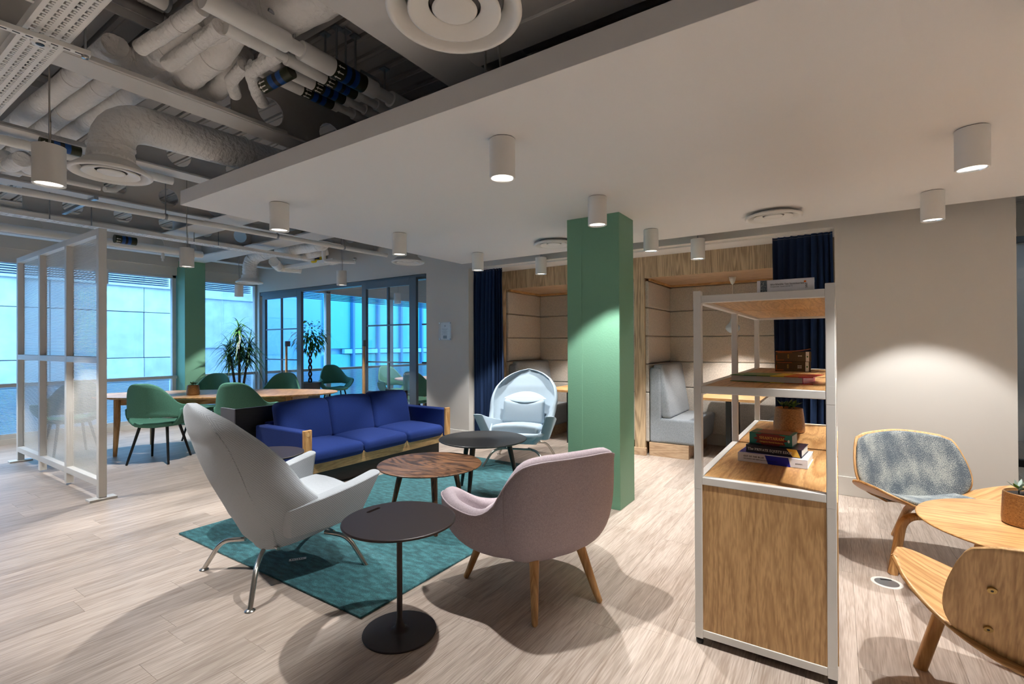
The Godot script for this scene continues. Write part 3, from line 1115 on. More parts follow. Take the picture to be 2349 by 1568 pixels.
	diffuser(Vector3(-1.005, RAFT - 0.03, -1.19), "large round white diffuser hanging over the room in front of the raft", true)
	one("round_duct", Sh.new().tube([Vector3(-1.005, RAFT + 0.06, -1.19), Vector3(-1.005, 2.84, -1.19)], 0.12, 24), M.lagging, "lagged duct rising from the large round diffuser", "duct")
	diffuser(Vector3(-0.442, RAFT - 0.034, -4.614), "round white diffuser in the raft near the end wall", false)
	diffuser(Vector3(-2.497, RAFT - 0.034, -4.56), "round white diffuser in the raft behind the green column", false)
	diffuser(Vector3(-4.70, RAFT, -4.60), "cone shaped white diffuser at the raft's corner by the doors", true)
	one("round_duct", Sh.new().tube([Vector3(-4.70, RAFT + 0.11, -4.60), Vector3(-4.70, RAFT + 0.2, -4.60), Vector3(-4.70, 2.84, -4.60)], 0.10, 20), M.lagging, "lagged duct above the cone shaped diffuser", "duct")
	var h4 := Vector3(-8.45, RAFT, -4.52)
	diffuser(h4, "round white diffuser under a lagged elbow by the window", true)
	duct("elbow_duct", "lagged duct elbow dropping to the diffuser by the window", "duct", smooth_path([h4 + Vector3(0, 0.06, 0), h4 + Vector3(0, 0.42, 0), h4 + Vector3(0.4, 0.5, -0.1), h4 + Vector3(0.85, 0.55, -0.2)], 0.2, 6), 0.11, "", 2)
	# sprinkler pipe along Z under the beams, with hangers
	var sp := thing("sprinkler_pipe", "long pale sprinkler pipe running under the beams to the raft corner", "pipe")
	var s0 := Vector3(-6.12, 2.75, -0.2)
	var s1 := Vector3(-5.77, 2.75, -5.2)
	part(sp, "pipe", Sh.new().tube([s0, s1], 0.03, 14), M.service_paint)
	for k in [0.42, 0.66, 0.85]:
		var p := s0.lerp(s1, k)
		part(sp, "hanger_rod", Sh.new().tube([p + Vector3(0, 0.03, 0), p + Vector3(0, 0.55, 0)], 0.006, 6), M.zinc)
		part(sp, "pipe_ring", Sh.new().tube([p + Vector3(0, 0, 0.012), p - Vector3(0, 0, 0.012)], 0.035, 14), M.zinc)
	part(sp, "drop_pipe", Sh.new().tube(smooth_path([Vector3(-6.35, 3.2, -4.5), Vector3(-6.35, 2.62, -4.5), Vector3(-5.95, 2.60, -4.75)], 0.06, 4), 0.028, 12), M.service_paint)
	part(sp, "sprinkler_head", Sh.new().lathe([Vector2(0, 0.0), Vector2(0.012, 0.0), Vector2(0.012, 0.02), Vector2(0.026, 0.03), Vector2(0.026, 0.05), Vector2(0.0, 0.055)], 12, Vector3(-5.95, 2.61, -4.75)), M.steel)
	# far cable tray along Z
	var ft := thing("cable_tray", "long narrow perforated tray running above the dining table", "tray")
	tray(ft, Vector3(-7.06, 2.72, 0.2), Vector3(-7.02, 2.72, -5.2), 0.16, 2, 0.05)
	for z in [-1.6, -1.95, -3.0, -3.3]:
		var rd := thing("hanger_rod", "zinc rod from the deck to the far cable tray", "rod", Vector3.ZERO, 0.0, "rods holding the far tray")
		part(rd, "rod", Sh.new().tube([Vector3(-6.95, 2.72, z), Vector3(-6.95, 3.28, z)], 0.006, 6), M.zinc)
	one("tray_strut", Sh.new().rbox(Vector3(-6.6, 2.84, -1.75), Vector3(1.0, 0.035, 0.035), 0.003), M.zinc, "galvanised strut across the hangers above the screen", "strut")
	var bp := thing("service_pipe", "fat white pipe with an olive and blue label beyond the screen", "pipe")
	part(bp, "pipe", Sh.new().tube([Vector3(-7.75, 2.70, 0.2), Vector3(-7.75, 2.70, -3.45)], 0.05, 16), M.service_paint)
	pipe_bands(bp, fl(262, 547, 2.70), Vector3(0, 0, -1), 0.05)
	part(bp, "drain_valve", Sh.new().tube([Vector3(-7.75, 2.70, -2.95), Vector3(-7.75, 2.58, -2.95)], 0.022, 10).tube([Vector3(-7.75, 2.58, -2.95), Vector3(-7.75, 2.54, -2.95)], 0.013, 10), M.service_paint)
	# lagged bends and the yellow case by the door wall
	duct("lagged_duct", "white lagged duct curving above the far tray by the doors", "duct", [fl(640, 575, 2.85), fl(680, 570, 2.85), fl(740, 560, 2.85), fl(755, 545, 2.95)], 0.09, "", 2)
	duct("lagged_duct", "short lagged duct beside the yellow case", "duct", [fl(700, 585, 2.8), fl(725, 580, 2.8), fl(750, 575, 2.85)], 0.07, "", 1)
	duct("lagged_duct", "white lagged duct lying under the far tray end", "duct", [fl(628, 600, 2.72), fl(640, 613, 2.70), fl(690, 617, 2.70)], 0.075, "", 1)
	var tr4 := thing("cable_tray", "perforated tray end carrying the yellow case by the doors", "tray")
	tray(tr4, fl(660, 617, 2.68), fl(775, 600, 2.68), 0.2, 2, 0.05)
	var yc := thing("yellow_case", "small yellow and grey case on the far tray by the doors", "case", fl(731, 603, 2.69), 0.4)
	part(yc, "body", Sh.new().rbox(Vector3(0, 0.06, 0), Vector3(0.22, 0.12, 0.10), 0.015), M.yellow_plastic)
	part(yc, "lid", Sh.new().rbox(Vector3(0, 0.12, 0), Vector3(0.17, 0.06, 0.105), 0.015), M.grey_plastic)
	part(yc, "handle", Sh.new().rbox(Vector3(0, 0.075, 0.053), Vector3(0.09, 0.05, 0.01), 0.004), M.grey_plastic)

func diffuser(at: Vector3, label: String, cone: bool) -> void:
	var t := thing("air_diffuser", label, "diffuser", at)
	var R := 0.213
	part(t, "outer_ring", Sh.new().lathe([Vector2(R, 0.006), Vector2(R + 0.001, -0.006), Vector2(R - 0.007, -0.014), Vector2(R - 0.02, -0.012), Vector2(R - 0.028, -0.002), Vector2(R - 0.055, 0.028), Vector2(R - 0.06, 0.034), Vector2(R - 0.02, 0.012), Vector2(R, 0.006)], 48), M.diffuser_white)
	part(t, "middle_cone", Sh.new().lathe([Vector2(0.146, 0.000), Vector2(0.148, -0.008), Vector2(0.140, -0.010), Vector2(0.085, 0.008), Vector2(0.080, 0.022), Vector2(0.146, 0.000)], 40), M.diffuser_white)
	part(t, "centre_disc", Sh.new().lathe([Vector2(0, -0.006), Vector2(0.060, -0.003), Vector2(0.072, 0.003), Vector2(0.066, 0.01), Vector2(0, 0.012)], 32), M.diffuser_white)
	part(t, "throat", Sh.new().lathe([Vector2(0.155, 0.033), Vector2(0.0, 0.033)], 24), M.lamp_grey)
	part(t, "blade", Sh.new().box(Vector3(0, 0.02, 0), Vector3(0.16, 0.02, 0.004)).box(Vector3(0, 0.02, 0), Vector3(0.004, 0.02, 0.16)), M.lamp_grey)
	if cone:
		part(t, "hood", Sh.new().lathe([Vector2(R, 0.002), Vector2(R - 0.02, 0.02), Vector2(0.15, 0.055), Vector2(0.125, 0.075), Vector2(0.122, 0.12)], 40), M.diffuser_white)

func lamp_body(t: Node3D, hang: float) -> void:
	# origin at the lamp's lower rim
	var r := 0.069
	var h := 0.205
	part(t, "housing", Sh.new().lathe([Vector2(0.061, 0.002), Vector2(0.061, 0.002), Vector2(0.064, 0.0), Vector2(r - 0.001, 0.0), Vector2(r, 0.002), Vector2(r, 0.002), Vector2(r, h), Vector2(r, h), Vector2(0, h)], 40), M.lamp_paint)
	part(t, "reflector", Sh.new().lathe([Vector2(0.0605, 0.003), Vector2(0.056, 0.03), Vector2(0.044, 0.07), Vector2(0.03, 0.095)], 32), M.reflector)
	part(t, "light_disc", Sh.new().lathe([Vector2(0.0, 0.010), Vector2(0.050, 0.010), Vector2(0.053, 0.013), Vector2(0.053, 0.018), Vector2(0.0, 0.018)], 24), M.lamp_glow)
	if hang > 0.03:
		part(t, "cable", Sh.new().tube(smooth_path([Vector3(0.012, h, 0), Vector3(0.03, h + 0.10, 0), Vector3(0, h + 0.2, 0), Vector3(0, h + hang, 0)], 0.08, 4), 0.004, 6), M.cable)
		part(t, "suspension_wire", Sh.new().tube([Vector3(-0.01, h, 0), Vector3(-0.01, h + hang, 0)], 0.0015, 5), M.zinc)
	elif hang > 0.0:
		part(t, "stem", Sh.new().tube([Vector3(0, h, 0), Vector3(0, h + hang, 0)], 0.008, 8), M.zinc)
	else:
		part(t, "ceiling_plate", Sh.new().lathe([Vector2(r - 0.004, h), Vector2(r - 0.004, h + 0.004)], 32), M.lamp_grey)
	var l := SpotLight3D.new()
	l.name = "beam"
	l.position = Vector3(0, 0.002, 0)
	l.rotation_degrees = Vector3(-90, 0, 0)
	l.spot_angle = 40.0
	l.spot_angle_attenuation = 0.28
	l.spot_range = 12.0
	l.spot_attenuation = 2.0
	l.light_color = LAMP_COLOR
	l.light_energy = LAMP_ENERGY
	l.light_size = 0.02
	l.shadow_enabled = true
	t.add_child(l)

func build_lamps() -> void:
	var xs := [-3.56, -1.478, 0.575, 2.63]
	var zs := [-2.135, -3.37, -4.62]
	var names := [["by the raft's front corner over the rug", "over the near coffee table edge", "over the shelf's open end", "far from the shelf, by the blank wall"], ["over the sofa", "in front of the green column", "over the tea corner", "beyond the tea corner"], ["by the end of the navy curtain", "behind the green column", "close to the end wall", "near the corridor"]]
	var first: Node3D
	for i in 3:
		for j in 4:
			var at := Vector3(xs[j], RAFT - 0.209, zs[i])
			var lb: String = "white cylinder downlight fixed to the raft " + names[i][j]
			if first == null:
				first = thing("ceiling_downlight", lb, "lamp", at, 0.0, "cylinder downlights on the raft")
				lamp_body(first, 0.0)
			else:
				copy(first, lb, at)
	var pend: Node3D
	for q in [[Vector3(-3.482, 2.227, -0.80), "white cylinder pendant beside the fat duct elbow"], [Vector3(-5.89, 2.227, -2.47), "white cylinder pendant in front of the green pier"], [Vector3(-8.72, 2.227, -4.48), "white cylinder pendant before the second window"], [Vector3(-5.91, 2.227, -4.48), "white cylinder pendant before the sliding doors"], [Vector3(-5.89, 2.227, -0.8), "added white cylinder pendant beside the screen's near end post"], [Vector3(-8.4, 2.227, -2.47), "white cylinder pendant over the far side of the screen"], [Vector3(-8.4, 2.227, -0.5), "added white cylinder pendant between the screen and the windows"], [Vector3(-1.2, 2.227, 0.75), "added white cylinder pendant over the open floor before the raft"], [Vector3(1.1, 2.227, -0.7), "added white cylinder pendant above the shelf's side"], [Vector3(-3.48, 2.227, 1.2), "added white cylinder pendant over the floor opposite the fat duct elbow"], [Vector3(2.6, 2.227, 0.9), "added white cylinder pendant in the corner away from all windows"], [Vector3(-6.0, 2.227, 1.5), "added white cylinder pendant in the window side corner facing the booths"]]:  # the out-of-view pendants in this list are added to light the near floor
		if pend == null:
			pend = thing("pendant_downlight", q[1], "lamp", q[0], 0.0, "cylinder pendants under the open soffit")
			lamp_body(pend, 0.82)
		else:
			copy(pend, q[1], q[0])
	var shortp := thing("pendant_downlight", "cylinder downlight on a short stem before the booth with the long navy curtain", "lamp", Vector3(-3.05, 2.235, -5.235), 0.0, "downlights before the booths")
	lamp_body(shortp, 0.02)
	part(shortp, "rod", Sh.new().tube([Vector3(0, 0.2, 0), Vector3(0, 1.0, 0)], 0.004, 6), M.zinc)
	copy(shortp, "cylinder downlight on a short stem before the booth behind the shelf", Vector3(-1.19, 2.235, -5.235))

func build_booths() -> void:
	var zf := -5.92
	var zb := -6.93
	# timber portal with lintel and posts
	var po := struct_node("trim_3")
	po.set_meta("label", "striped veneer portal framing the two booths")
	part(po, "lintel", Sh.new().rbox(Vector3(-2.08, 2.31, zf - 0.02), Vector3(4.11, 0.262, 0.04), 0.002), M.zebra_y)
	for q in [[-4.10, 0.06], [-2.045, 0.13], [-0.05, 0.06]]:
		part(po, "post", Sh.new().rbox(Vector3(q[0], 1.1, zf - 0.02), Vector3(q[1], 2.17, 0.04), 0.002).rbox(Vector3(q[0], 1.1, (zf + zb) / 2 - 0.02), Vector3(q[1] - 0.02, 2.17, zf - zb - 0.06), 0.002), M.zebra_y)
		part(po, "post_plinth", Sh.new().rbox(Vector3(q[0], 0.045, zf), Vector3(q[1] + 0.03, 0.09, 0.05), 0.003), M.pale_oak_x)
	for b in 2:
		var x0: float = [-4.07, -1.98][b]
		var x1: float = [-2.11, -0.08][b]
		var nm: String = ["left", "right"][b]
		var side: String = ["beside the long navy curtain", "behind the shelf"][b]
		# canopy
		var cv := thing("booth_canopy", "veneered canopy of the booth " + side, "canopy", Vector3.ZERO, 0.0, "booth canopies")
		part(cv, "soffit", Sh.new().rbox(Vector3((x0 + x1) / 2, 2.20, (zf + zb) / 2 - 0.02), Vector3(x1 - x0, 0.04, zf - zb - 0.04), 0.002), M.pale_oak_x)
		part(cv, "batten", Sh.new().rbox(Vector3((x0 + x1) / 2, 2.165, zb + 0.04), Vector3(x1 - x0, 0.03, 0.03), 0.002), M.oak_dull_x)
		part(cv, "batten", Sh.new().rbox(Vector3(x0 + 0.04, 2.165, (zf + zb) / 2 - 0.03), Vector3(0.03, 0.03, zf - zb - 0.1), 0.002), M.oak_dull_z)
		# upholstered wall panels, three walls
		var pw := thing("booth_padding", "padded beige wall panels of the booth " + side, "padding", Vector3.ZERO, 0.0, "booth wall padding")
		var ys := [[0.16, 0.77], [0.77, 1.12], [1.12, 1.47], [1.47, 1.82], [1.82, 2.15]]
		for y in ys:
			var h: float = y[1] - y[0]
			var yc: float = (y[0] + y[1]) / 2
			part(pw, "panel", Sh.new().rbox(Vector3((x0 + x1) / 2, yc, zb), Vector3(x1 - x0 - 0.05, h - 0.004, 0.06), 0.018, 2), M.booth_cloth)
			for s in [x0 + 0.012, x1 - 0.012]:
				part(pw, "panel", Sh.new().rbox(Vector3(s, yc, (zf + zb) / 2 - 0.01), Vector3(0.05, h - 0.004, zf - zb - 0.06), 0.018, 2), M.booth_cloth)
		# benches
		for s in 2:
			var dir := 1.0 if s == 0 else -1.0
			var xw: float = x0 + 0.04 if s == 0 else x1 - 0.04
			var be := thing("booth_bench", "grey upholstered bench on the %s side of the booth %s" % [["curtain", "far"][s] if b == 0 else ["column", "far"][s], side], "bench", Vector3.ZERO, 0.0, "booth benches")
			part(be, "plinth", Sh.new().rbox(Vector3(xw + dir * 0.235, 0.082, (zf + zb) / 2), Vector3(0.47, 0.164, zf - zb - 0.06), 0.002), M.pale_oak_x)
			var seat := Sh.new().rbox(Vector3(xw + dir * 0.33, 0.315, (zf + zb) / 2), Vector3(0.48, 0.30, zf - zb - 0.07), 0.035, 3, 4, func(p): return Vector3(p.x + dir * (p.y) * 0.12 * (1.0 if p.x * dir > 0.0 else 0.0), p.y, p.z))
			part(be, "seat", seat, M.bench_cloth)
			part(be, "side_cheek", Sh.new().rbox(Vector3(xw + dir * 0.075, 0.62, (zf + zb) / 2), Vector3(0.14, 0.92, zf - zb - 0.06), 0.03, 3), M.bench_cloth)
			var back := Sh.new().rbox(Vector3(xw + dir * 0.15, 0.79, (zf + zb) / 2 - 0.01), Vector3(0.12, 0.66, zf - zb - 0.08), 0.04, 3, 3, func(p): return Vector3(p.x - dir * p.y * 0.16, p.y, p.z))
			part(be, "backrest", back, M.bench_cloth)
		# table
		var xt: float = (x0 + x1) / 2
		var tb := thing("booth_table", "oak booth table on a black frame, %s" % side, "table", Vector3.ZERO, 0.0, "booth tables")
		part(tb, "tabletop", Sh.new().rbox(Vector3(xt + 0.0, 0.735, -6.36), Vector3(0.66, 0.03, 0.92), 0.003), M.oak_x)
		var lg := Sh.new()
		part(tb, "leg", lg.rbox(Vector3(xt - 0.03, 0.36, -6.12), Vector3(0.055, 0.72, 0.055), 0.004), M.black_frame)
		part(tb, "leg", Sh.new().rbox(Vector3(xt - 0.03, 0.36, -6.7), Vector3(0.055, 0.72, 0.055), 0.004), M.black_frame)
		# pendant
		var pd := thing("booth_pendant", "small pale pendant lamp hanging in the booth " + side, "lamp", Vector3(xt - 0.03, 1.50, -6.43), 0.0, "booth pendants")
		part(pd, "shade", Sh.new().lathe([Vector2(0.035, 0.0), Vector2(0.062, 0.02), Vector2(0.082, 0.05), Vector2(0.078, 0.08), Vector2(0.045, 0.115), Vector2(0.028, 0.145), Vector2(0.024, 0.175), Vector2(0.0, 0.178)], 32), M.slat_blue)
		part(pd, "light_disc", Sh.new().lathe([Vector2(0, 0.004), Vector2(0.034, 0.004), Vector2(0.034, 0.012), Vector2(0, 0.012)], 20), M.lamp_glow)
		part(pd, "cord", Sh.new().tube([Vector3(0, 0.175, 0), Vector3(0, 0.60, 0)], 0.0025, 6), M.print_white)
		part(pd, "ceiling_cup", Sh.new().lathe([Vector2(0.004, 0.585), Vector2(0.02, 0.60), Vector2(0.036, 0.64), Vector2(0.043, 0.678), Vector2(0.0, 0.678)], 24), M.print_white)
		var l := SpotLight3D.new()
		l.name = "beam"
		l.position = Vector3(0, -0.01, 0)
		l.rotation_degrees = Vector3(-90, 0, 0)
		l.spot_angle = 62.0
		l.spot_angle_attenuation = 0.5
		l.spot_range = 8.0
		l.spot_attenuation = 2.0
		l.light_color = Color(1.0, 0.96, 0.92)
		l.light_energy = 1.6
		l.light_size = 0.03
		l.shadow_enabled = true
		pd.add_child(l)
	# curtains on a track
	one("curtain_track", Sh.new().rbox(Vector3(-2.15, 2.425, WALL_Z - 0.12), Vector3(4.2, 0.022, 0.03), 0.003), M.trim_white, "white curtain track along the head of the booth opening", "track")
	curtain(-4.26, -3.78, "navy velvet curtain gathered beside the framed notice", 3)
	curtain(-0.52, -0.035, "navy velvet curtain gathered behind the shelf", 8)

func curtain(x0: float, x1: float, label: String, seed_: int) -> void:
	var n := 90
	var rng := RandomNumberGenerator.new()
	rng.seed = seed_
	var ph := []
	for k in 6:
		ph.append(rng.randf() * TAU)
	var t := thing("curtain", label, "curtain")
	var rows := []
	var back := []
	for i in 15:
		var v := i / 14.0
		var y := lerpf(0.02, 2.39, v)
		var r := PackedVector3Array()
		for j in n + 1:
			var u := float(j) / n
			var amp := lerpf(0.048, 0.034, v)
			var f := sin(u * 11.0 * TAU / 2.0 * 1.6 + ph[0] + 0.5 * sin(u * 9.0 + ph[1])) + 0.35 * sin(u * 37.0 + ph[2] + v * 0.7)
			var pinch := 1.0 - 0.5 * pow(v, 14.0)
			var wob := 0.012 * sin(v * 3.0 + u * 6.0 + ph[3])
			r.append(Vector3(lerpf(x0, x1, u) + wob + 0.01 * sin(u * 60.0 + ph[4]), y, -5.47 + amp * f * pinch))
		rows.append(r)
	part(t, "cloth", Sh.new().grid(rows), M.navy_velvet)
	var hem := []
	for e in [0.0, 0.02]:
		var r := PackedVector3Array()
		for p in rows[14]:
			r.append(Vector3(p.x, 2.39 + e, p.z + 0.004))
		hem.append(r)
	part(t, "heading", Sh.new().grid(hem), M.navy_velvet)

func door_leaf(x0: float, x1: float, z: float, label: String, handle_x: float) -> void:
	var t := thing("sliding_door", label, "door", Vector3.ZERO, 0.0, "grey framed sliding glass doors")
	var h := 2.36
	var cx := (x0 + x1) / 2
	for q in [[x0 + 0.05, 0.10], [x1 - 0.07, 0.14]]:
		part(t, "stile", Sh.new().rbox(Vector3(q[0], h / 2 + 0.02, z), Vector3(q[1], h, 0.05), 0.003), M.frame_grey)
	part(t, "top_rail", Sh.new().rbox(Vector3(cx - 0.02, h - 0.03, z), Vector3(x1 - x0 - 0.24, 0.11, 0.05), 0.003), M.frame_grey)
	part(t, "bottom_rail", Sh.new().rbox(Vector3(cx - 0.02, 0.10, z), Vector3(x1 - x0 - 0.24, 0.16, 0.05), 0.003), M.frame_grey)
	part(t, "mullion", Sh.new().rbox(Vector3(cx - 0.01, h / 2, z), Vector3(0.035, h - 0.15, 0.035), 0.002), M.frame_grey)
	for y in [0.62, 1.10, 1.68]:
		part(t, "glazing_bar", Sh.new().rbox(Vector3(cx, y, z), Vector3(x1 - x0 - 0.2, 0.022, 0.03), 0.002), M.frame_grey)
	for k in 2:
		var a := x0 + 0.10 if k == 0 else cx + 0.008
		var b := cx - 0.028 if k == 0 else x1 - 0.14
		for yy in [[0.18, 0.61], [0.63, 1.09], [1.11, 1.67], [1.69, 2.28]]:
			part(t, "pane", Sh.new().span(Vector3(a, yy[0], z - 0.003), Vector3(b, yy[1], z + 0.003)), M.glass)
	var hd := part(t, "pull_handle", Sh.new().rbox(Vector3(handle_x, 0.88, z + 0.07), Vector3(0.035, 0.95, 0.035), 0.006), M.oak_y, "long oak pull handle")
	part(hd, "bracket", Sh.new().rbox(Vector3(handle_x, 1.40, z + 0.045), Vector3(0.04, 0.10, 0.09), 0.003), M.frame_grey)

func build_meeting_room() -> void:
	struct("trim_2", Sh.new().rbox(Vector3(-7.38, 2.39, WALL_Z - 0.07), Vector3(4.55, 0.07, 0.12), 0.003), M.frame_grey)
	door_leaf(-9.52, -8.22, WALL_Z - 0.03, "grey sliding glass door beside the window wall, oak handle", -8.62)
	door_leaf(-6.46, -5.24, WALL_Z + 0.03, "grey sliding glass door behind the sofa, oak handle", -6.36)
	var fx := struct_node("window_partition")
	part(fx, "frame", Sh.new().rbox(Vector3(-5.1, 1.2, WALL_Z - 0.09), Vector3(0.04, 2.4, 0.05), 0.003).rbox(Vector3(-5.17, 1.68, WALL_Z - 0.09), Vector3(0.16, 0.022, 0.03)).rbox(Vector3(-5.17, 1.10, WALL_Z - 0.09), Vector3(0.16, 0.022, 0.03)), M.frame_grey)
	# framed notice on the wall
	var sg := thing("wall_notice", "clear acrylic holder with a printed notice on the wall", "sign", Vector3(-4.70, 1.565, WALL_Z), 0.0)
	part(sg, "holder", Sh.new().rbox(Vector3(0, 0, 0.022), Vector3(0.235, 0.265, 0.006), 0.001), M.acrylic)
	part(sg, "sheet", Sh.new().rbox(Vector3(0.0, 0, 0.016), Vector3(0.17, 0.235, 0.002), 0.0004), M.paper)
	for q in [[-0.095, 0.115], [0.095, 0.115], [-0.095, -0.115], [0.095, -0.115]]:
		part(sg, "standoff", Sh.new().tube([Vector3(q[0], q[1], 0), Vector3(q[0], q[1], 0.03)], 0.008, 12), M.steel)
	var em := Sh.new().box(Vector3(0, 0.075, 0.0175), Vector3(0.014, 0.022, 0.001))
	part(sg, "emblem", em, M.ink)
	for k in 7:
		part(sg, "text_line", Sh.new().box(Vector3(-0.005, 0.035 - k * 0.013, 0.0175), Vector3(0.11 - 0.02 * (k % 3), 0.0025, 0.001)), M.ink_grey)
	part(sg, "map_print", Sh.new().box(Vector3(0, -0.085, 0.0175), Vector3(0.07, 0.045, 0.001)), M.ink_grey)
	# furniture inside
	var t := thing("meeting_table", "oak meeting table seen through the sliding doors", "table", Vector3(-6.2, 0, -6.85), 0.2)
	part(t, "tabletop", Sh.new().lathe([Vector2(0, 0.715), Vector2(0.98, 0.715), Vector2(1.0, 0.725), Vector2(1.0, 0.74), Vector2(0.985, 0.745), Vector2(0, 0.745)], 48, Vector3.ZERO, 0.9, 0.6), M.oak_x)
	for s in [[-0.5, 0.3], [0.5, 0.3], [-0.5, -0.3], [0.5, -0.3]]:
		part(t, "leg", Sh.new().tube([Vector3(s[0], 0.715, s[1]), Vector3(s[0] * 1.1, 0, s[1] * 1.1)], [0.03, 0.018], 12), M.oak_y)
	var ph := thing("layered_pendant", "layered copper and white pendant lamp over the meeting table", "lamp", Vector3(-5.55, 1.52, -6.5))
	part(ph, "lower_shade", Sh.new().lathe([Vector2(0.20, 0.02), Vector2(0.19, 0.04), Vector2(0.12, 0.08), Vector2(0.06, 0.10)], 32), M.lamp_grey)
	part(ph, "upper_shade", Sh.new().lathe([Vector2(0.12, 0.10), Vector2(0.07, 0.14), Vector2(0.02, 0.16)], 32), M.brass)
	part(ph, "light_disc", Sh.new().lathe([Vector2(0, 0.03), Vector2(0.05, 0.03), Vector2(0.05, 0.05), Vector2(0, 0.05)], 20), M.lamp_glow)
	part(ph, "cord", Sh.new().tube([Vector3(0, 0.15, 0), Vector3(0, 1.7, 0)], 0.003, 6), M.dark_cable)
	var l := SpotLight3D.new()
	l.name = "beam"
	l.position = Vector3(0, 0.0, 0)
	l.rotation_degrees = Vector3(-90, 0, 0)
	l.spot_angle = 65.0
	l.spot_angle_attenuation = 0.5
	l.spot_range = 8.0
	l.spot_attenuation = 2.0
	l.light_color = Color(1.0, 0.93, 0.85)
	l.light_energy = 1.2
	l.light_size = 0.05
	l.shadow_enabled = true
	ph.add_child(l)
	var pdl := thing("pendant_downlight", "white cylinder pendant inside the meeting room", "lamp", Vector3(-7.35, 2.2, -6.9), 0.0, "cylinder pendants in the meeting room")
	lamp_body(pdl, 0.85)
	copy(pdl, "white cylinder pendant at the far end of the meeting room", Vector3(-7.35, 2.2, -9.2))
	diffuser(Vector3(-5.35, 2.36, -5.95), "round white diffuser inside the meeting room", true)
	one("round_duct", Sh.new().tube([Vector3(-5.35, 2.46, -5.95), Vector3(-5.35, 3.2, -5.95)], 0.11, 20), M.lagging, "lagged duct above the meeting room diffuser", "duct")

func build_screen() -> void:
	var z := -1.615
	var x0 := -5.47
	var x1 := -8.17
	var H := 2.425
	var t := thing("perforated_screen", "white framed room divider with six perforated metal panels", "screen")
	var step := (x0 - x1 - 0.06) / 3.0
	for k in 4:
		var x := x0 - 0.03 - k * step
		part(t, "post", Sh.new().rbox(Vector3(x, H / 2 + 0.01, z), Vector3(0.06, H - 0.02, 0.06), 0.004), M.white_metal)
	for k in 3:
		var xc := x0 - 0.03 - (k + 0.5) * step
		for y in [0.15, 1.245, H - 0.03]:
			part(t, "rail", Sh.new().rbox(Vector3(xc, y, z), Vector3(step - 0.06, 0.06, 0.06), 0.004), M.white_metal)
	for x in [x0 - 0.03, x1 + 0.03]:
		part(t, "foot_plate", Sh.new().rbox(Vector3(x, 0.009, z), Vector3(0.11, 0.018, 0.20), 0.003), M.white_metal)
	# perforated sheets
	var p := 0.0125
	var n := 8
	var cell := Sh.new()
	for i in n:
		for j in n:
			var c := Vector3((i + 0.5) * p, (j + 0.5) * p, 0)
			var inner := PackedVector3Array()
			var outer := PackedVector3Array()
			for k in 9:
				var a := TAU * k / 8.0
				var d := Vector3(cos(a), sin(a), 0)
				inner.append(c + d * p * 0.31)
				outer.append(c + d * (p * 0.5 / maxf(absf(d.x), absf(d.y))))
			cell.grid([inner, outer])
	var cm := cell.mesh()
	var tile := n * p
	for k in 3:
		var xa := x0 - 0.03 - (k + 1) * step + 0.03
		var wid := step - 0.06
		for r in [[0.18, 1.215], [1.275, H - 0.06]]:
			var nx := int(ceil(wid / tile))
			var ny := int(ceil((r[1] - r[0]) / tile))
			var mm := MultiMesh.new()
			mm.transform_format = MultiMesh.TRANSFORM_3D
			mm.mesh = cm
			mm.instance_count = nx * ny
			var sx := wid / (nx * tile)
			var sy: float = (r[1] - r[0]) / (ny * tile)
			for a in nx:
				for b in ny:
					mm.set_instance_transform(a * ny + b, Transform3D(Basis.from_scale(Vector3(sx, sy, 1)), Vector3(xa + a * tile * sx, r[0] + b * tile * sy, z - 0.02)))
			var o := MultiMeshInstance3D.new()
			o.name = "perforated_sheet"
			o.multimesh = mm
			o.material_override = M.white_metal
			o.set_meta("kind", "stuff")
			t.add_child(o, true)

func curve(pts: Array, t: float) -> float:
	# piecewise smooth curve through [t, value] pairs
	if t <= pts[0][0]:
		return pts[0][1]
	for i in range(1, pts.size()):
		if t <= pts[i][0]:
			var f: float = (t - pts[i - 1][0]) / (pts[i][0] - pts[i - 1][0])
			var p0: float = pts[maxi(i - 2, 0)][1]
			var p3: float = pts[mini(i + 1, pts.size() - 1)][1]
			return cubic_interpolate(pts[i - 1][1], pts[i][1], p0, p3, f)
	return pts[-1][1]

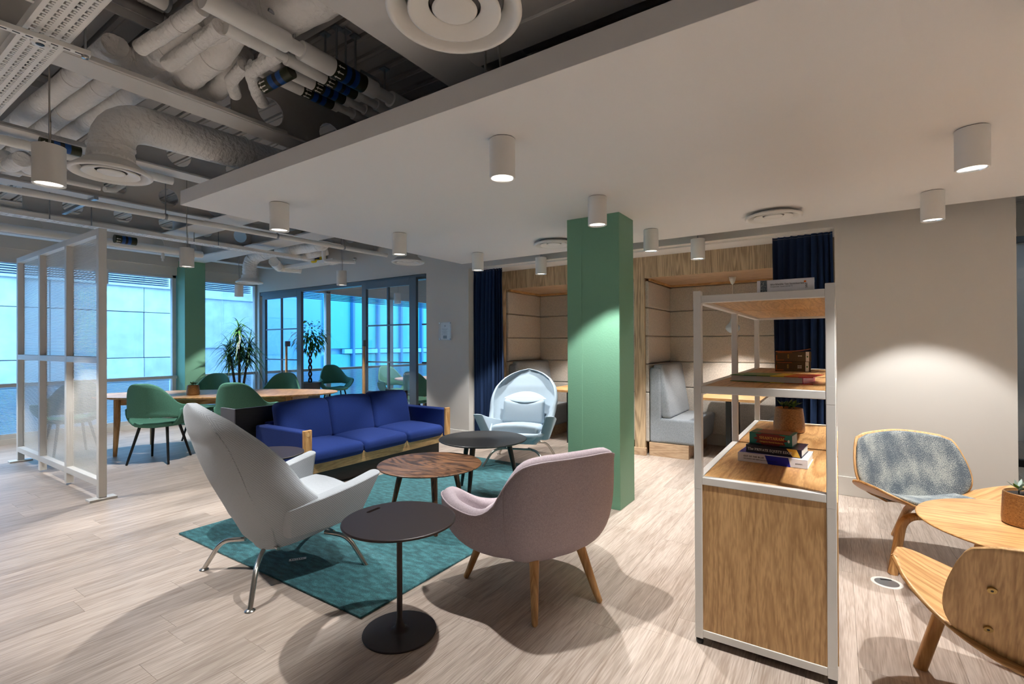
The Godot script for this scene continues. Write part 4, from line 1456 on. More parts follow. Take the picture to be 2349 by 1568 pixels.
func wing_chair(label: String, cloth: StandardMaterial3D) -> Node3D:
	# high lounge chair with a scooped back, wedge arms and steel legs; faces +Z
	var t := thing("wing_lounge_chair", label, "armchair")
	# shell: crescent sections stacked upward; below the seat they close
	var half := [[0.0, 0.21], [0.10, 0.295], [0.25, 0.36], [0.45, 0.395], [0.62, 0.405], [0.76, 0.375], [0.87, 0.30], [0.94, 0.205], [0.985, 0.10], [1.0, 0.02]]
	var backz := [[0.0, -0.17], [0.1, -0.235], [0.25, -0.30], [0.5, -0.40], [0.75, -0.475], [0.9, -0.515], [1.0, -0.53]]
	var tipz := [[0.0, 0.30], [0.10, 0.345], [0.18, 0.33], [0.24, 0.20], [0.32, 0.05], [0.45, -0.07], [0.6, -0.165], [0.75, -0.28], [0.9, -0.41], [1.0, -0.50]]
	var y0 := 0.178
	var y1 := 1.06
	var n := 28
	var rings := []
	for i in 41:
		var v := i / 40.0
		var y := lerpf(y0, y1, v)
		var a := curve(half, v)
		var zb := curve(backz, v)
		var zt := curve(tipz, v)
		var th: float = lerpf(0.075, 0.042, smoothstep(0.2, 0.7, v)) * clampf(1.0 - pow(v, 10.0) * 0.6, 0.3, 1.0)
		var ring := PackedVector3Array()
		# outer arc from right tip round the back to left tip
		for k in n + 1:
			var s := PI * k / n
			var cx := cos(s)
			var px := signf(cx) * pow(absf(cx), 0.72) * a
			var pz := zt + (zb - zt) * pow(sin(s), 0.85)
			ring.append(Vector3(px, y, pz))
		# inner arc back again; solid below the seat
		var solid := 1.0 - smoothstep(0.19, 0.215, v)
		for k in n + 1:
			var s := PI * (1.0 - float(k) / n)
			var cx := cos(s)
			var px := signf(cx) * pow(absf(cx), 0.72) * maxf(a - th * 0.75, 0.004)
			var zin := zt + 0.014 + (zb + th - zt - 0.014) * pow(sin(s), 0.85)
			var zfr := zt + 0.05 * sin(s)
			ring.append(Vector3(px, y + 0.012 * sin(PI * clampf(v, 0, 1)), lerpf(minf(zin, zt + 0.014), zfr, solid)))
		# the underside rises towards the front
		var k2 := pow(1.0 - v, 3.0)
		for k in ring.size():
			ring[k].y += 0.20 * k2 * (ring[k].z + 0.17)
		rings.append(ring)
	part(t, "shell", Sh.new().loft(rings), cloth)
	# piping along the rear seams
	for sx in [-1.0, 1.0]:
		var seam := []
		for i in range(2, 37):
			var v := i / 40.0
			var s: float = PI / 2 - sx * lerpf(0.55, 0.85, v)
			var a := curve(half, v)
			var cx := cos(s)
			seam.append(Vector3(signf(cx) * pow(absf(cx), 0.72) * a, lerpf(y0, y1, v), curve(tipz, v) + (curve(backz, v) - curve(tipz, v)) * pow(sin(s), 0.85)))
		part(t, "piping", Sh.new().tube(seam, 0.0035, 6), cloth)
	# wedge arms
	for sx in [-1.0, 1.0]:
		var arm := Sh.new().rbox(Vector3.ZERO, Vector3(0.11, 1.0, 1.0), 0.05, 3, 6, func(p):
			var w: float = p.z + 0.5
			var h: float = p.y + 0.5
			var top := Vector3(0.30, 0.46, -0.16).lerp(Vector3(0.41, 0.605, 0.385), w)
			top.x += 0.035 * sin(PI * w)
			var bot := Vector3(0.25, 0.28, -0.12).lerp(Vector3(0.315, 0.325, 0.29), w)
			bot.x += 0.02 * sin(PI * w)
			var q := bot.lerp(top, h)
			return Vector3(sx * (q.x + p.x * lerpf(0.8, 1.0, w)), q.y, q.z))
		part(t, "armrest", arm, cloth)
	# cushions
	part(t, "seat_cushion", Sh.new().rbox(Vector3(0, 0.395, 0.075), Vector3(0.54, 0.11, 0.52), 0.045, 3, 4, func(p): return Vector3(p.x * (1.0 - 0.10 * clampf(-p.z / 0.26, 0, 1)), p.y + 0.02 * (1 - pow(p.x / 0.27, 2)) * signf(p.y) + p.z * 0.10, p.z)), cloth)
	part(t, "lumbar_pad", Sh.new().rbox(Vector3(0, 0.57, -0.205), Vector3(0.50, 0.30, 0.10), 0.045, 3, 5, func(p):
		var topdrop: float = 0.05 * (1.0 - pow(absf(p.x) / 0.25, 2)) if p.y > 0.0 else 0.0
		return Vector3(p.x, p.y - topdrop * clampf(p.y / 0.15, 0, 1), p.z - p.y * 0.30 + 0.55 * p.x * p.x)), cloth)
	var eye := []
	for i in 13:
		var v := -1.0 + i / 6.0
		var row := PackedVector3Array()
		for j in 25:
			var u := -1.0 + j / 12.0
			var lens := 1.0 - u * u
			row.append(Vector3(0.265 * u, 0.715 + (0.075 if v > 0 else 0.055) * lens * v, -0.285 - 0.08 * v * lens + 0.045 * sqrt(maxf(0.0, 1.0 - v * v)) * pow(lens, 0.6) + 0.05 * u * u))
		eye.append(row)
	part(t, "eye_pad", Sh.new().grid(eye), cloth)
	# steel frame
	for fz in [0.22, -0.12]:
		part(t, "frame_bar", Sh.new().tube([Vector3(-0.17, 0.20, fz), Vector3(0.17, 0.20, fz)], 0.011, 10), M.steel)
	for q in [[-1, 1], [1, 1], [-1, -1], [1, -1]]:
		var fx: float = q[0] * (0.36 if q[1] > 0 else 0.355)
		var fz: float = 0.33 if q[1] > 0 else -0.345
		var lg := part(t, "leg", Sh.new().tube(smooth_path([Vector3(q[0] * 0.13, 0.20, fz * 0.55), Vector3(q[0] * 0.26, 0.185, fz * 0.8), Vector3(fx, 0.006, fz)], 0.07, 6), 0.0135, 12), M.steel)
		part(lg, "foot", Sh.new().lathe([Vector2(0, 0.0), Vector2(0.025, 0.0), Vector2(0.026, 0.004), Vector2(0.013, 0.012), Vector2(0, 0.013)], 20, Vector3(fx, 0, fz)), M.steel)
	return t

func petal_chair() -> Node3D:
	# low pink lounge chair: one bowl-like shell with flared arms on oak legs; faces +Z
	var t := thing("petal_lounge_chair", "dusty pink wool lounge chair on four oak legs", "armchair")
	var rim := [[0.0, 0.80], [0.15, 0.80], [0.23, 0.775], [0.30, 0.67], [0.37, 0.55], [0.45, 0.495], [0.55, 0.515], [0.65, 0.54], [0.74, 0.515], [0.83, 0.435], [0.92, 0.40], [1.0, 0.395]]
	var rad := [[0.0, 0.385], [0.15, 0.42], [0.23, 0.45], [0.30, 0.415], [0.37, 0.385], [0.45, 0.41], [0.55, 0.475], [0.65, 0.515], [0.74, 0.50], [0.83, 0.43], [0.92, 0.39], [1.0, 0.38]]
	var nu := 72
	var nv := 18
	var inner := []
	var outer := []
	for i in nv + 1:
		var v := float(i) / nv
		var ri := PackedVector3Array()
		var ro := PackedVector3Array()
		for j in nu:
			var a := TAU * j / nu - PI
			var f := absf(a) / PI
			var h := curve(rim, f)
			var R := curve(rad, f)
			var bk := 1.0 - smoothstep(0.2, 0.42, f)
			var rho := R * (1.0 - pow(1.0 - v, lerpf(2.2, 3.0, bk)))
			var y := 0.205 + (h - 0.205) * pow(v, lerpf(2.0, 1.8, bk))
			var p := Vector3(sin(a) * rho, y, -cos(a) * rho)
			ro.append(p)
			# inner skin
			var th := 0.08
			var rho2 := maxf(rho - th * smoothstep(0.0, 0.7, v), 0.0)
			ri.append(Vector3(sin(a) * rho2, y + lerpf(0.15, 0.0, smoothstep(0.1, 0.9, v)), -cos(a) * rho2))
		outer.append(ro)
		inner.append(ri)
	var rows := []
	rows.append_array(outer)
	# rounded lip
	for e in range(1, 4):
		var lip := PackedVector3Array()
		for j in nu:
			var o: Vector3 = outer[nv][j]
			var q: Vector3 = inner[nv][j]
			lip.append(o.lerp(q, e / 4.0) + Vector3(0, 0.028 * sin(PI * e / 4.0), 0))
		rows.append(lip)
	for i in range(nv, -1, -1):
		rows.append(inner[i])
	var s := Sh.new()
	var i0 := s.I.size()
	s.grid(rows, true)
	s.fix(i0, 0)
	part(t, "shell", s, M.pink_wool)
	var pts := []
	for j in nu + 1:
		pts.append(outer[nv][j % nu] + Vector3(0, 0.002, 0))
	part(t, "piping", Sh.new().tube(pts, 0.0045, 6), M.pink_wool)
	for sx in [-1.0, 1.0]:
		var seam := []
		for i in range(3, nv + 1):
			var j := int(nu / 2.0 + sx * nu * 0.165)
			seam.append(outer[i][posmod(j, nu)])
		part(t, "piping", Sh.new().tube(seam, 0.0035, 6), M.pink_wool)
	part(t, "seat_cushion", Sh.new().lathe([Vector2(0, 0.37), Vector2(0.22, 0.37), Vector2(0.265, 0.385), Vector2(0.275, 0.405), Vector2(0.25, 0.425), Vector2(0, 0.435)], 40, Vector3(0, 0, 0.04)), M.pink_wool)
	for q in [[-0.208, -0.316], [0.208, -0.316], [-0.27, 0.31], [0.27, 0.31]]:
		part(t, "leg", Sh.new().tube([Vector3(q[0] * 0.70, 0.30, q[1] * 0.70), Vector3(q[0] * 0.95, 0.05, q[1] * 0.95), Vector3(q[0], 0.008, q[1]), Vector3(q[0], 0.0, q[1])], [0.027, 0.018, 0.016, 0.010], 14), M.oak_y)
	return t

func round_table(called: String, label: String, at: Vector3, r: float, h: float, top_m: StandardMaterial3D, leg_m: StandardMaterial3D, legs: Array, turn := 0.0, sx := 1.0) -> Node3D:
	var t := thing(called, label, "table", at, turn)
	part(t, "tabletop", Sh.new().lathe([Vector2(0, h - 0.02), Vector2(r * 0.9, h - 0.02), Vector2(r - 0.02, h - 0.016), Vector2(r - 0.004, h - 0.010), Vector2(r, h - 0.005), Vector2(r - 0.003, h - 0.001), Vector2(r - 0.008, h), Vector2(r - 0.008, h), Vector2(0, h)], 72, Vector3.ZERO, sx, 1.0), top_m)
	part(t, "underframe", Sh.new().lathe([Vector2(0, h - 0.05), Vector2(r * 0.55, h - 0.05), Vector2(r * 0.6, h - 0.02), Vector2(0, h - 0.02)], 40), leg_m)
	for a in legs:
		var d := Vector3(sin(deg_to_rad(a)), 0, cos(deg_to_rad(a)))
		part(t, "leg", Sh.new().tube([d * r * 0.58 + Vector3(0, h - 0.02, 0), d * r * 0.84 + Vector3(0, 0.006, 0), d * r * 0.845], [0.026, 0.014, 0.010], 16), leg_m)
	return t

func build_lounge() -> void:
	# rug
	one("rug", Sh.new().rbox(Vector3(-2.995, 0.006, -3.16), Vector3(2.0, 0.012, 3.08), 0.004), M.rug_teal, "teal cut pile rug under the lounge furniture", "rug")
	var tg := thing("rug_tag", "white woven tag with small black marks on the teal rug", "tag", fl(683, 1282, 0.013), 0.95)
	part(tg, "tag_cloth", Sh.new().rbox(Vector3(0, 0.001, 0), Vector3(0.10, 0.002, 0.032), 0.0008), M.paper)
	for k in 6:
		part(tg, "mark", Sh.new().box(Vector3(-0.035 + k * 0.013, 0.0022, 0.002 * (k % 2)), Vector3(0.006, 0.0006, 0.014 - 0.003 * (k % 3))), M.ink)
	# sofa: faces +X, long side along Z
	var so := thing("sofa", "royal blue three seat sofa with oak arm posts", "sofa", Vector3(-4.44, 0, -3.66))
	var hl := 1.02
	part(so, "base", Sh.new().rbox(Vector3(-0.02, 0.125, 0), Vector3(0.60, 0.25, 1.86), 0.004), M.smoked_z)
	part(so, "front_rail", Sh.new().rbox(Vector3(0.345, 0.225, 0), Vector3(0.03, 0.115, 1.92), 0.006), M.oak_dull_z)
	part(so, "seat_deck", Sh.new().rbox(Vector3(0.0, 0.255, 0), Vector3(0.68, 0.04, 1.90), 0.006), M.oak_dull_z)
	for s in [-1.0, 1.0]:
		part(so, "armrest", Sh.new().rbox(Vector3(-0.01, 0.41, s * (hl - 0.055)), Vector3(0.77, 0.34, 0.11), 0.02, 2), M.sofa_blue)
		var ps := part(so, "arm_post", Sh.new().rbox(Vector3(0.385, 0.42, s * (hl - 0.055)), Vector3(0.03, 0.34, 0.085), 0.006), M.oak_y)
		part(ps, "dowel_plug", Sh.new().tube([Vector3(0.399, 0.55, s * (hl - 0.055)), Vector3(0.4015, 0.55, s * (hl - 0.055))], 0.02, 16), M.oak_dull_y)
	for k in 3:
		var z := (k - 1) * 0.605
		part(so, "seat_cushion", Sh.new().rbox(Vector3(0.045, 0.33, z), Vector3(0.70, 0.13, 0.60), 0.05, 3, 4, func(p): return Vector3(p.x, p.y + 0.022 * (1 - pow(p.x / 0.35, 2)) * (1 - pow(p.z / 0.3, 2)) * signf(p.y) - 0.012 * clampf(p.x / 0.35, 0, 1), p.z)), M.sofa_blue)
		part(so, "back_cushion", Sh.new().rbox(Vector3(-0.255, 0.575, z + [0.02, 0.0, -0.02][k]), Vector3(0.16, 0.44, 0.60), 0.06, 3, 5, func(p): return Vector3(p.x - p.y * 0.22 + 0.03 * (1 - pow(p.z / 0.3, 2)) * (1 - pow(p.y / 0.22, 2)) * signf(p.x), p.y + 0.008 * sin(p.z * 9.0 + k) * clampf(p.y / 0.2, 0, 1), p.z), Basis()), M.sofa_blue)
	part(so, "back_frame", Sh.new().rbox(Vector3(-0.37, 0.44, 0), Vector3(0.06, 0.32, 1.86), 0.02, 2), M.sofa_blue)
	# low screen behind the sofa
	var sc := thing("back_panel", "dark stained low panel with end returns standing behind the blue sofa", "panel", Vector3(-4.90, 0, -3.62))
	part(sc, "long_board", Sh.new().rbox(Vector3(0, 0.375, 0), Vector3(0.025, 0.75, 2.28), 0.002), M.smoked_z)
	part(sc, "end_board", Sh.new().rbox(Vector3(-0.13, 0.375, 1.14), Vector3(0.27, 0.75, 0.022), 0.002), M.smoked_glare, "dark end board coloured grey as if lit by daylight")
	part(sc, "end_board", Sh.new().rbox(Vector3(-0.20, 0.375, -1.14), Vector3(0.42, 0.75, 0.022), 0.002), M.smoked_x)
	# chairs
	var c1 := wing_chair("pale grey twill high back lounge chair turned to the coffee tables", M.twill_grey)
	c1.position = Vector3(-2.84, 0.0, -1.745)
	c1.rotation.y = deg_to_rad(172.2)
	c1.set_meta("group", "scooped high back lounge chairs")
	var c2 := wing_chair("light blue high back lounge chair beside the green column", M.twill_blue)
	c2.position = Vector3(-3.08, 0.0, -4.80)
	c2.rotation.y = deg_to_rad(20)
	c2.set_meta("group", "scooped high back lounge chairs")
	var pc := petal_chair()
	pc.position = Vector3(-1.435, 0, -2.365)
	pc.rotation.y = deg_to_rad(-114.8)
	# coffee tables
	round_table("coffee_table", "walnut round coffee table on three walnut legs", Vector3(-2.64, 0.012, -2.81), 0.40, 0.44, M.walnut_x, M.walnut_y, [50, 170, 290])
	round_table("coffee_table", "black stained round coffee table, the taller of the two", Vector3(-2.70, 0.012, -3.57), 0.40, 0.505, M.smoked_x, M.black_wood, [15, 135, 255])
	# two brown steel side tables
	var st := side_table("dark brown steel side table standing on the wooden floor")
	st.position = Vector3(-1.752, 0, -1.652)
	var st2 := side_table("dark brown steel side table on the rug in front of the sofa arm")
	st2.position = Vector3(-3.62, 0.012, -2.06)
	st2.rotation.y = 1.9

func side_table(label: String) -> Node3D:
	var t := thing("pedestal_side_table", label, "table", Vector3.ZERO, 0.0, "brown steel side tables")
	var h := 0.54
	var R := 0.262
	# top with an oblong grip hole
	var poly := PackedVector2Array()
	for k in 96:
		poly.append(Vector2(cos(TAU * k / 96) * R, sin(TAU * k / 96) * R))
	var hole := PackedVector2Array()
	for k in 24:
		var a := TAU * k / 24
		var p := Vector2(cos(a) * 0.011, sin(a) * 0.011)
		p.x += 0.034 * (1.0 if cos(a) > 0.0 else -1.0)
		hole.append(p.rotated(PI / 2 - 0.1) + Vector2(-0.198, -0.013))
	var s := Sh.new()
	for q in [[h, false], [h - 0.012, true]]:
		ring_face(s, poly, hole, q[0], q[1])
	var rim := []
	for e in 5:
		var a := PI / 2 - PI * e / 4
		var row := PackedVector3Array()
		for p in poly:
			var o := p.normalized() * (R + 0.006 * cos(a))
			row.append(Vector3(o.x, h - 0.006 + 0.006 * sin(a), o.y))
		rim.append(row)
	s.grid(rim, true)
	var hr := []
	for y in [h, h - 0.012]:
		var row := PackedVector3Array()
		for p in hole:
			row.append(Vector3(p.x, y, p.y))
		hr.append(row)
	s.grid(hr, true)
	part(t, "tabletop", s, M.brown_steel)
	part(t, "column", Sh.new().tube([Vector3(0, 0.02, 0), Vector3(0, h - 0.012, 0)], 0.0135, 20), M.brown_steel)
	part(t, "base", Sh.new().lathe([Vector2(0, 0.0), Vector2(0.172, 0.0), Vector2(0.1735, 0.004), Vector2(0.172, 0.009), Vector2(0.05, 0.012), Vector2(0.026, 0.022), Vector2(0.0155, 0.05), Vector2(0.0135, 0.07)], 56), M.brown_steel)
	return t

func ring_face(s: Sh, outer: PackedVector2Array, hole: PackedVector2Array, y: float, down: bool) -> void:
	# flat face between an outline and a hole: cut into two halves through the hole
	var c := Vector2.ZERO
	for p in hole:
		c += p
	c /= hole.size()
	var far := 10.0
	for sgn in [-1.0, 1.0]:
		var halfplane := PackedVector2Array([Vector2(-far, c.y), Vector2(far, c.y), Vector2(far, c.y + sgn * far), Vector2(-far, c.y + sgn * far)])
		var pieces := Geometry2D.intersect_polygons(outer, halfplane)
		for pc in pieces:
			var cut := Geometry2D.clip_polygons(pc, hole)
			for q in cut:
				var tri := Geometry2D.triangulate_polygon(q)
				var k := s.V.size()
				for p in q:
					s.V.append(Vector3(p.x, y, p.y))
					s.N.append(Vector3.DOWN if down else Vector3.UP)
				for i in range(0, tri.size(), 3):
					var a := s.V[k + tri[i]]
					var b := s.V[k + tri[i + 1]]
					var d := s.V[k + tri[i + 2]]
					var n := (d - a).cross(b - a)
					var okay := n.y < 0.0 if down else n.y > 0.0
					s.I.append_array(PackedInt32Array([k + tri[i], k + tri[i + 1], k + tri[i + 2]]) if okay else PackedInt32Array([k + tri[i + 1], k + tri[i], k + tri[i + 2]]))

func scoop_chair(label: String, cloth: StandardMaterial3D) -> Node3D:
	# green upholstered armchair with an open lower back on four black legs; faces +Z
	var t := thing("scoop_armchair", label, "chair", Vector3.ZERO, 0.0, "green armchairs with black legs")
	var hi := [[0.0, 0.93], [0.14, 0.925], [0.26, 0.885], [0.36, 0.80], [0.47, 0.705], [0.58, 0.667], [0.75, 0.655], [0.92, 0.65], [1.0, 0.645]]
	var lo := [[0.0, 0.555], [0.3, 0.555], [0.45, 0.54], [0.58, 0.555], [0.75, 0.60], [0.92, 0.622], [1.0, 0.632]]
	var f := func(u: float, v: float) -> Vector3:
		var a := u * 2.0 - 1.0
		var m := absf(a)
		var y := lerpf(curve(lo, m), curve(hi, m), v)
		var ang := minf(m / 0.62, 1.0) * PI / 2.0
		var run := maxf(m - 0.62, 0.0) / 0.38
		var x := 0.295 * sin(ang) + 0.035 * sin(run * PI * 0.6)
		var z := -0.045 - 0.215 * cos(ang) + 0.22 * run
		var up := maxf(y - 0.60, 0.0)
		z -= 0.30 * up * cos(ang * 0.9)
		x *= 1.0 - 0.35 * up
		return Vector3(signf(a) * x, y, z)
	part(t, "backrest", Sh.new().thick(f, 56, 10, 0.03), cloth)
	for sx in [-1.0, 1.0]:
		var g := func(u: float, v: float) -> Vector3:
			var z := lerpf(-0.13, 0.16, u)
			var x := lerpf(0.215 - 0.5 * maxf(z - 0.08, 0.0), 0.30 + 0.03 * u, pow(v, 0.75))
			return Vector3(sx * (x + 0.02 * sin(PI * v)), lerpf(0.445, 0.625, v) - 0.03 * maxf(0.0, u - 0.8) * v, z + 0.01 * v)
		part(t, "side_panel", Sh.new().thick(g, 10, 8, 0.026), cloth)
	part(t, "seat", Sh.new().rbox(Vector3(0, 0.445, 0.025), Vector3(0.47, 0.055, 0.47), 0.027, 3, 5, func(p): return Vector3(p.x * (1.0 - 0.30 * pow(absf(p.z) / 0.235, 3)), p.y + 0.35 * p.x * p.x + 0.2 * p.z * p.z - 0.012, p.z)), cloth)
	for q in [[-1, -1], [1, -1], [-1, 1], [1, 1]]:
		var s := Sh.new()
		var a := Vector3(q[0] * 0.15, 0.425, q[1] * 0.125)
		var b := Vector3(q[0] * 0.225, 0.0, q[1] * 0.235)
		s.tube([a, b + Vector3(0, 0.006, 0), b], [0.017, 0.0125, 0.010], 8)
		part(t, "leg", s, M.black_wood)
	return t

func superellipse(a: float, b: float, n: float, count: int) -> PackedVector2Array:
	var o := PackedVector2Array()
	for k in count:
		var t := TAU * k / count
		o.append(Vector2(a * signf(cos(t)) * pow(absf(cos(t)), 2.0 / n), b * signf(sin(t)) * pow(absf(sin(t)), 2.0 / n)))
	return o

func slab_top(out: PackedVector2Array, h: float, th: float, under := 0.04) -> Sh:
	var rows := []
	for q in [[1.0 - under * 1.6, -th], [1.0 - under * 0.5, -th * 0.75], [1.0, -th * 0.4], [1.0, -th * 0.2], [0.994, 0.0]]:
		var r := PackedVector3Array()
		for p in out:
			r.append(Vector3(p.x * q[0], h + q[1], p.y * q[0]))
		rows.append(r)
	var s := Sh.new()
	s.grid(rows, true)
	s.fan(rows[-1], false)
	s.fan(rows[0], true)
	s.fix(0, 0)
	return s

func build_dining() -> void:
	var turn := atan2(0.64, 0.77)
	var t := thing("dining_table", "long oval oak dining table by the windows", "table", Vector3(-6.93, 0, -3.28), turn)
	part(t, "tabletop", slab_top(superellipse(1.55, 0.56, 2.3, 96), 0.735, 0.03), M.oak_z)
	part(t, "apron", Sh.new().rbox(Vector3(0, 0.665, 0.33), Vector3(2.1, 0.075, 0.025), 0.003).rbox(Vector3(0, 0.665, -0.33), Vector3(2.1, 0.075, 0.025), 0.003).rbox(Vector3(1.06, 0.665, 0), Vector3(0.025, 0.075, 0.68), 0.003).rbox(Vector3(-1.06, 0.665, 0), Vector3(0.025, 0.075, 0.68), 0.003), M.oak_x)
	for q in [[-1.02, 0.36], [1.02, 0.36], [-1.02, -0.36], [1.02, -0.36]]:
		part(t, "leg", Sh.new().tube([Vector3(q[0], 0.70, q[1]), Vector3(q[0], 0.45, q[1]), Vector3(q[0] * 1.02, 0, q[1] * 1.02)], [0.036, 0.036, 0.022], 16), M.oak_y)
	var near := atan2(-0.64, -0.77)
	var c := scoop_chair("green armchair by the dining table leg next to the screen", M.chair_green)
	c.position = Vector3(-6.78, 0, -2.55)
	c.rotation.y = near
	copy(c, "green armchair between the dining table and the sofa's back panel", Vector3(-6.06, 0, -3.19), near)
	copy(c, "green armchair half hidden behind the white screen", Vector3(-8.05, 0, -2.05), near + 0.9)
	copy(c, "green armchair on the window side beside the bronze pot", Vector3(-7.85, 0, -3.56), near + PI)
	copy(c, "green armchair on the window side towards the sliding doors", Vector3(-6.99, 0, -4.16), near + PI)
	copy(c, "green armchair standing alone inside the meeting room by the window", Vector3(-8.95, 0, -6.62), deg_to_rad(72))
	copy(c, "green armchair at the window side of the meeting table", Vector3(-7.45, 0, -6.9), deg_to_rad(80))
	copy(c, "green armchair at the far side of the meeting table", Vector3(-6.1, 0, -7.6), deg_to_rad(5))
	copy(c, "green armchair at the door side of the meeting table", Vector3(-5.75, 0, -5.95), deg_to_rad(190))
	succulent("bronze pot of dark succulents on the dining table", fl(443, 905, 0.737) , 0.075, 0.125, 0.066, M.leaf_dark, 7)

func succulent(label: String, at: Vector3, r: float, h: float, r0: float, leaf_m: StandardMaterial3D, seed_: int, spread := 1.0) -> void:
	var t := thing("potted_succulent", label, "plant", at, 0.0, "succulents in bronze pots")
	var pot := Sh.new().lathe([Vector2(0, 0.0), Vector2(r * 0.92, 0.0), Vector2(r * 1.0, h * 0.05), Vector2(r * 1.02, h * 0.16), Vector2(lerpf(r, r0, 0.5) * 1.01, h * 0.6), Vector2(r0, h * 0.97), Vector2(r0 - 0.003, h), Vector2(r0 - 0.008, h), Vector2(r0 - 0.010, h * 0.9), Vector2(0, h * 0.9)], 48)
	part(t, "pot", pot, M.bronze_pot)
	part(t, "soil", Sh.new().lathe([Vector2(0, h * 0.935), Vector2(r0 - 0.010, h * 0.925), Vector2(r0 - 0.010, h * 0.91), Vector2(0, h * 0.91)], 24), M.soil)
	var leaf := Sh.new().rbox(Vector3(0, 0, 0.5), Vector3(0.30, 0.10, 1.0), 0.049, 2, 4, func(p):
		var w: float = p.z + 0.5
		var k: float = sin(PI * clampf(0.12 + w * 0.86, 0, 1))
		return Vector3(p.x * k, p.y * k + 0.10 * w * w, p.z)).mesh()
	var rng := RandomNumberGenerator.new()
	rng.seed = seed_
	var rosettes := [Vector2(0, 0), Vector2(0.45, 0.25), Vector2(-0.5, 0.15), Vector2(0.1, -0.5)]
	for q in rosettes:
		var c := Vector3(q.x * r0 * 0.75, h * 0.95, q.y * r0 * 0.75)
		var rise := rng.randf_range(0.01, 0.035) * spread
		part(t, "stem", Sh.new().tube([c, c + Vector3(0, rise, 0)], r0 * 0.035, 6), M.leaf_dark)
		for k in 9:
			var o := part_mesh(t, "leaf", leaf, leaf_m if (k + int(q.x * 10)) % 4 else M.leaf_light)
			var L: float = r0 * rng.randf_range(0.42, 0.62) * spread
			o.transform = Transform3D(Basis.from_euler(Vector3(-rng.randf_range(0.15, 0.95), k * TAU / 9.0 * 1.6 + rng.randf() * 0.4, 0)).scaled_local(Vector3(L, L, L)), c + Vector3(0, rise * (0.4 + 0.6 * k / 9.0), 0))

func lettering(parent: Node, words: String, at: Vector3, size: float, m: StandardMaterial3D, bold := false, turn := 0.0, serif := false, align := HORIZONTAL_ALIGNMENT_LEFT) -> void:
	# raised print facing +Z, size is the height of capitals
	var tm := TextMesh.new()
	var f := SystemFont.new()
	f.font_names = PackedStringArray(["Droid Serif" if serif else "Droid Sans"])
	f.font_weight = 700 if bold else 400
	tm.font = f
	tm.text = words
	tm.font_size = 32
	tm.pixel_size = size / 32.0 * 1.35
	tm.depth = 0.0006
	tm.horizontal_alignment = align
	var o := part_mesh(parent, "lettering", tm, m)
	o.position = at
	o.rotation.z = turn

func book(label: String, at: Vector3, size: Vector3, cover: StandardMaterial3D, spine_front := true, turn := 0.0) -> Node3D:
	# lying flat; the spine (or the page edge) faces +Z; origin at the middle of the bottom
	var t := thing("book", label, "book", at, turn, "books lying on the shelf")
	var th := 0.003
	part(t, "cover", Sh.new().rbox(Vector3(0, th / 2, 0), Vector3(size.x, th, size.z), 0.001).rbox(Vector3(0, size.y - th / 2, 0), Vector3(size.x, th, size.z), 0.001).rbox(Vector3(0, size.y / 2, (size.z / 2 - th / 2) * (1.0 if spine_front else -1.0)), Vector3(size.x, size.y, th), 0.001), cover)
	part(t, "pages", Sh.new().rbox(Vector3(0, size.y / 2, -0.004 if spine_front else 0.0), Vector3(size.x - 0.008, size.y - 2 * th, size.z - 0.012), 0.001), M.page_edge)
	return t

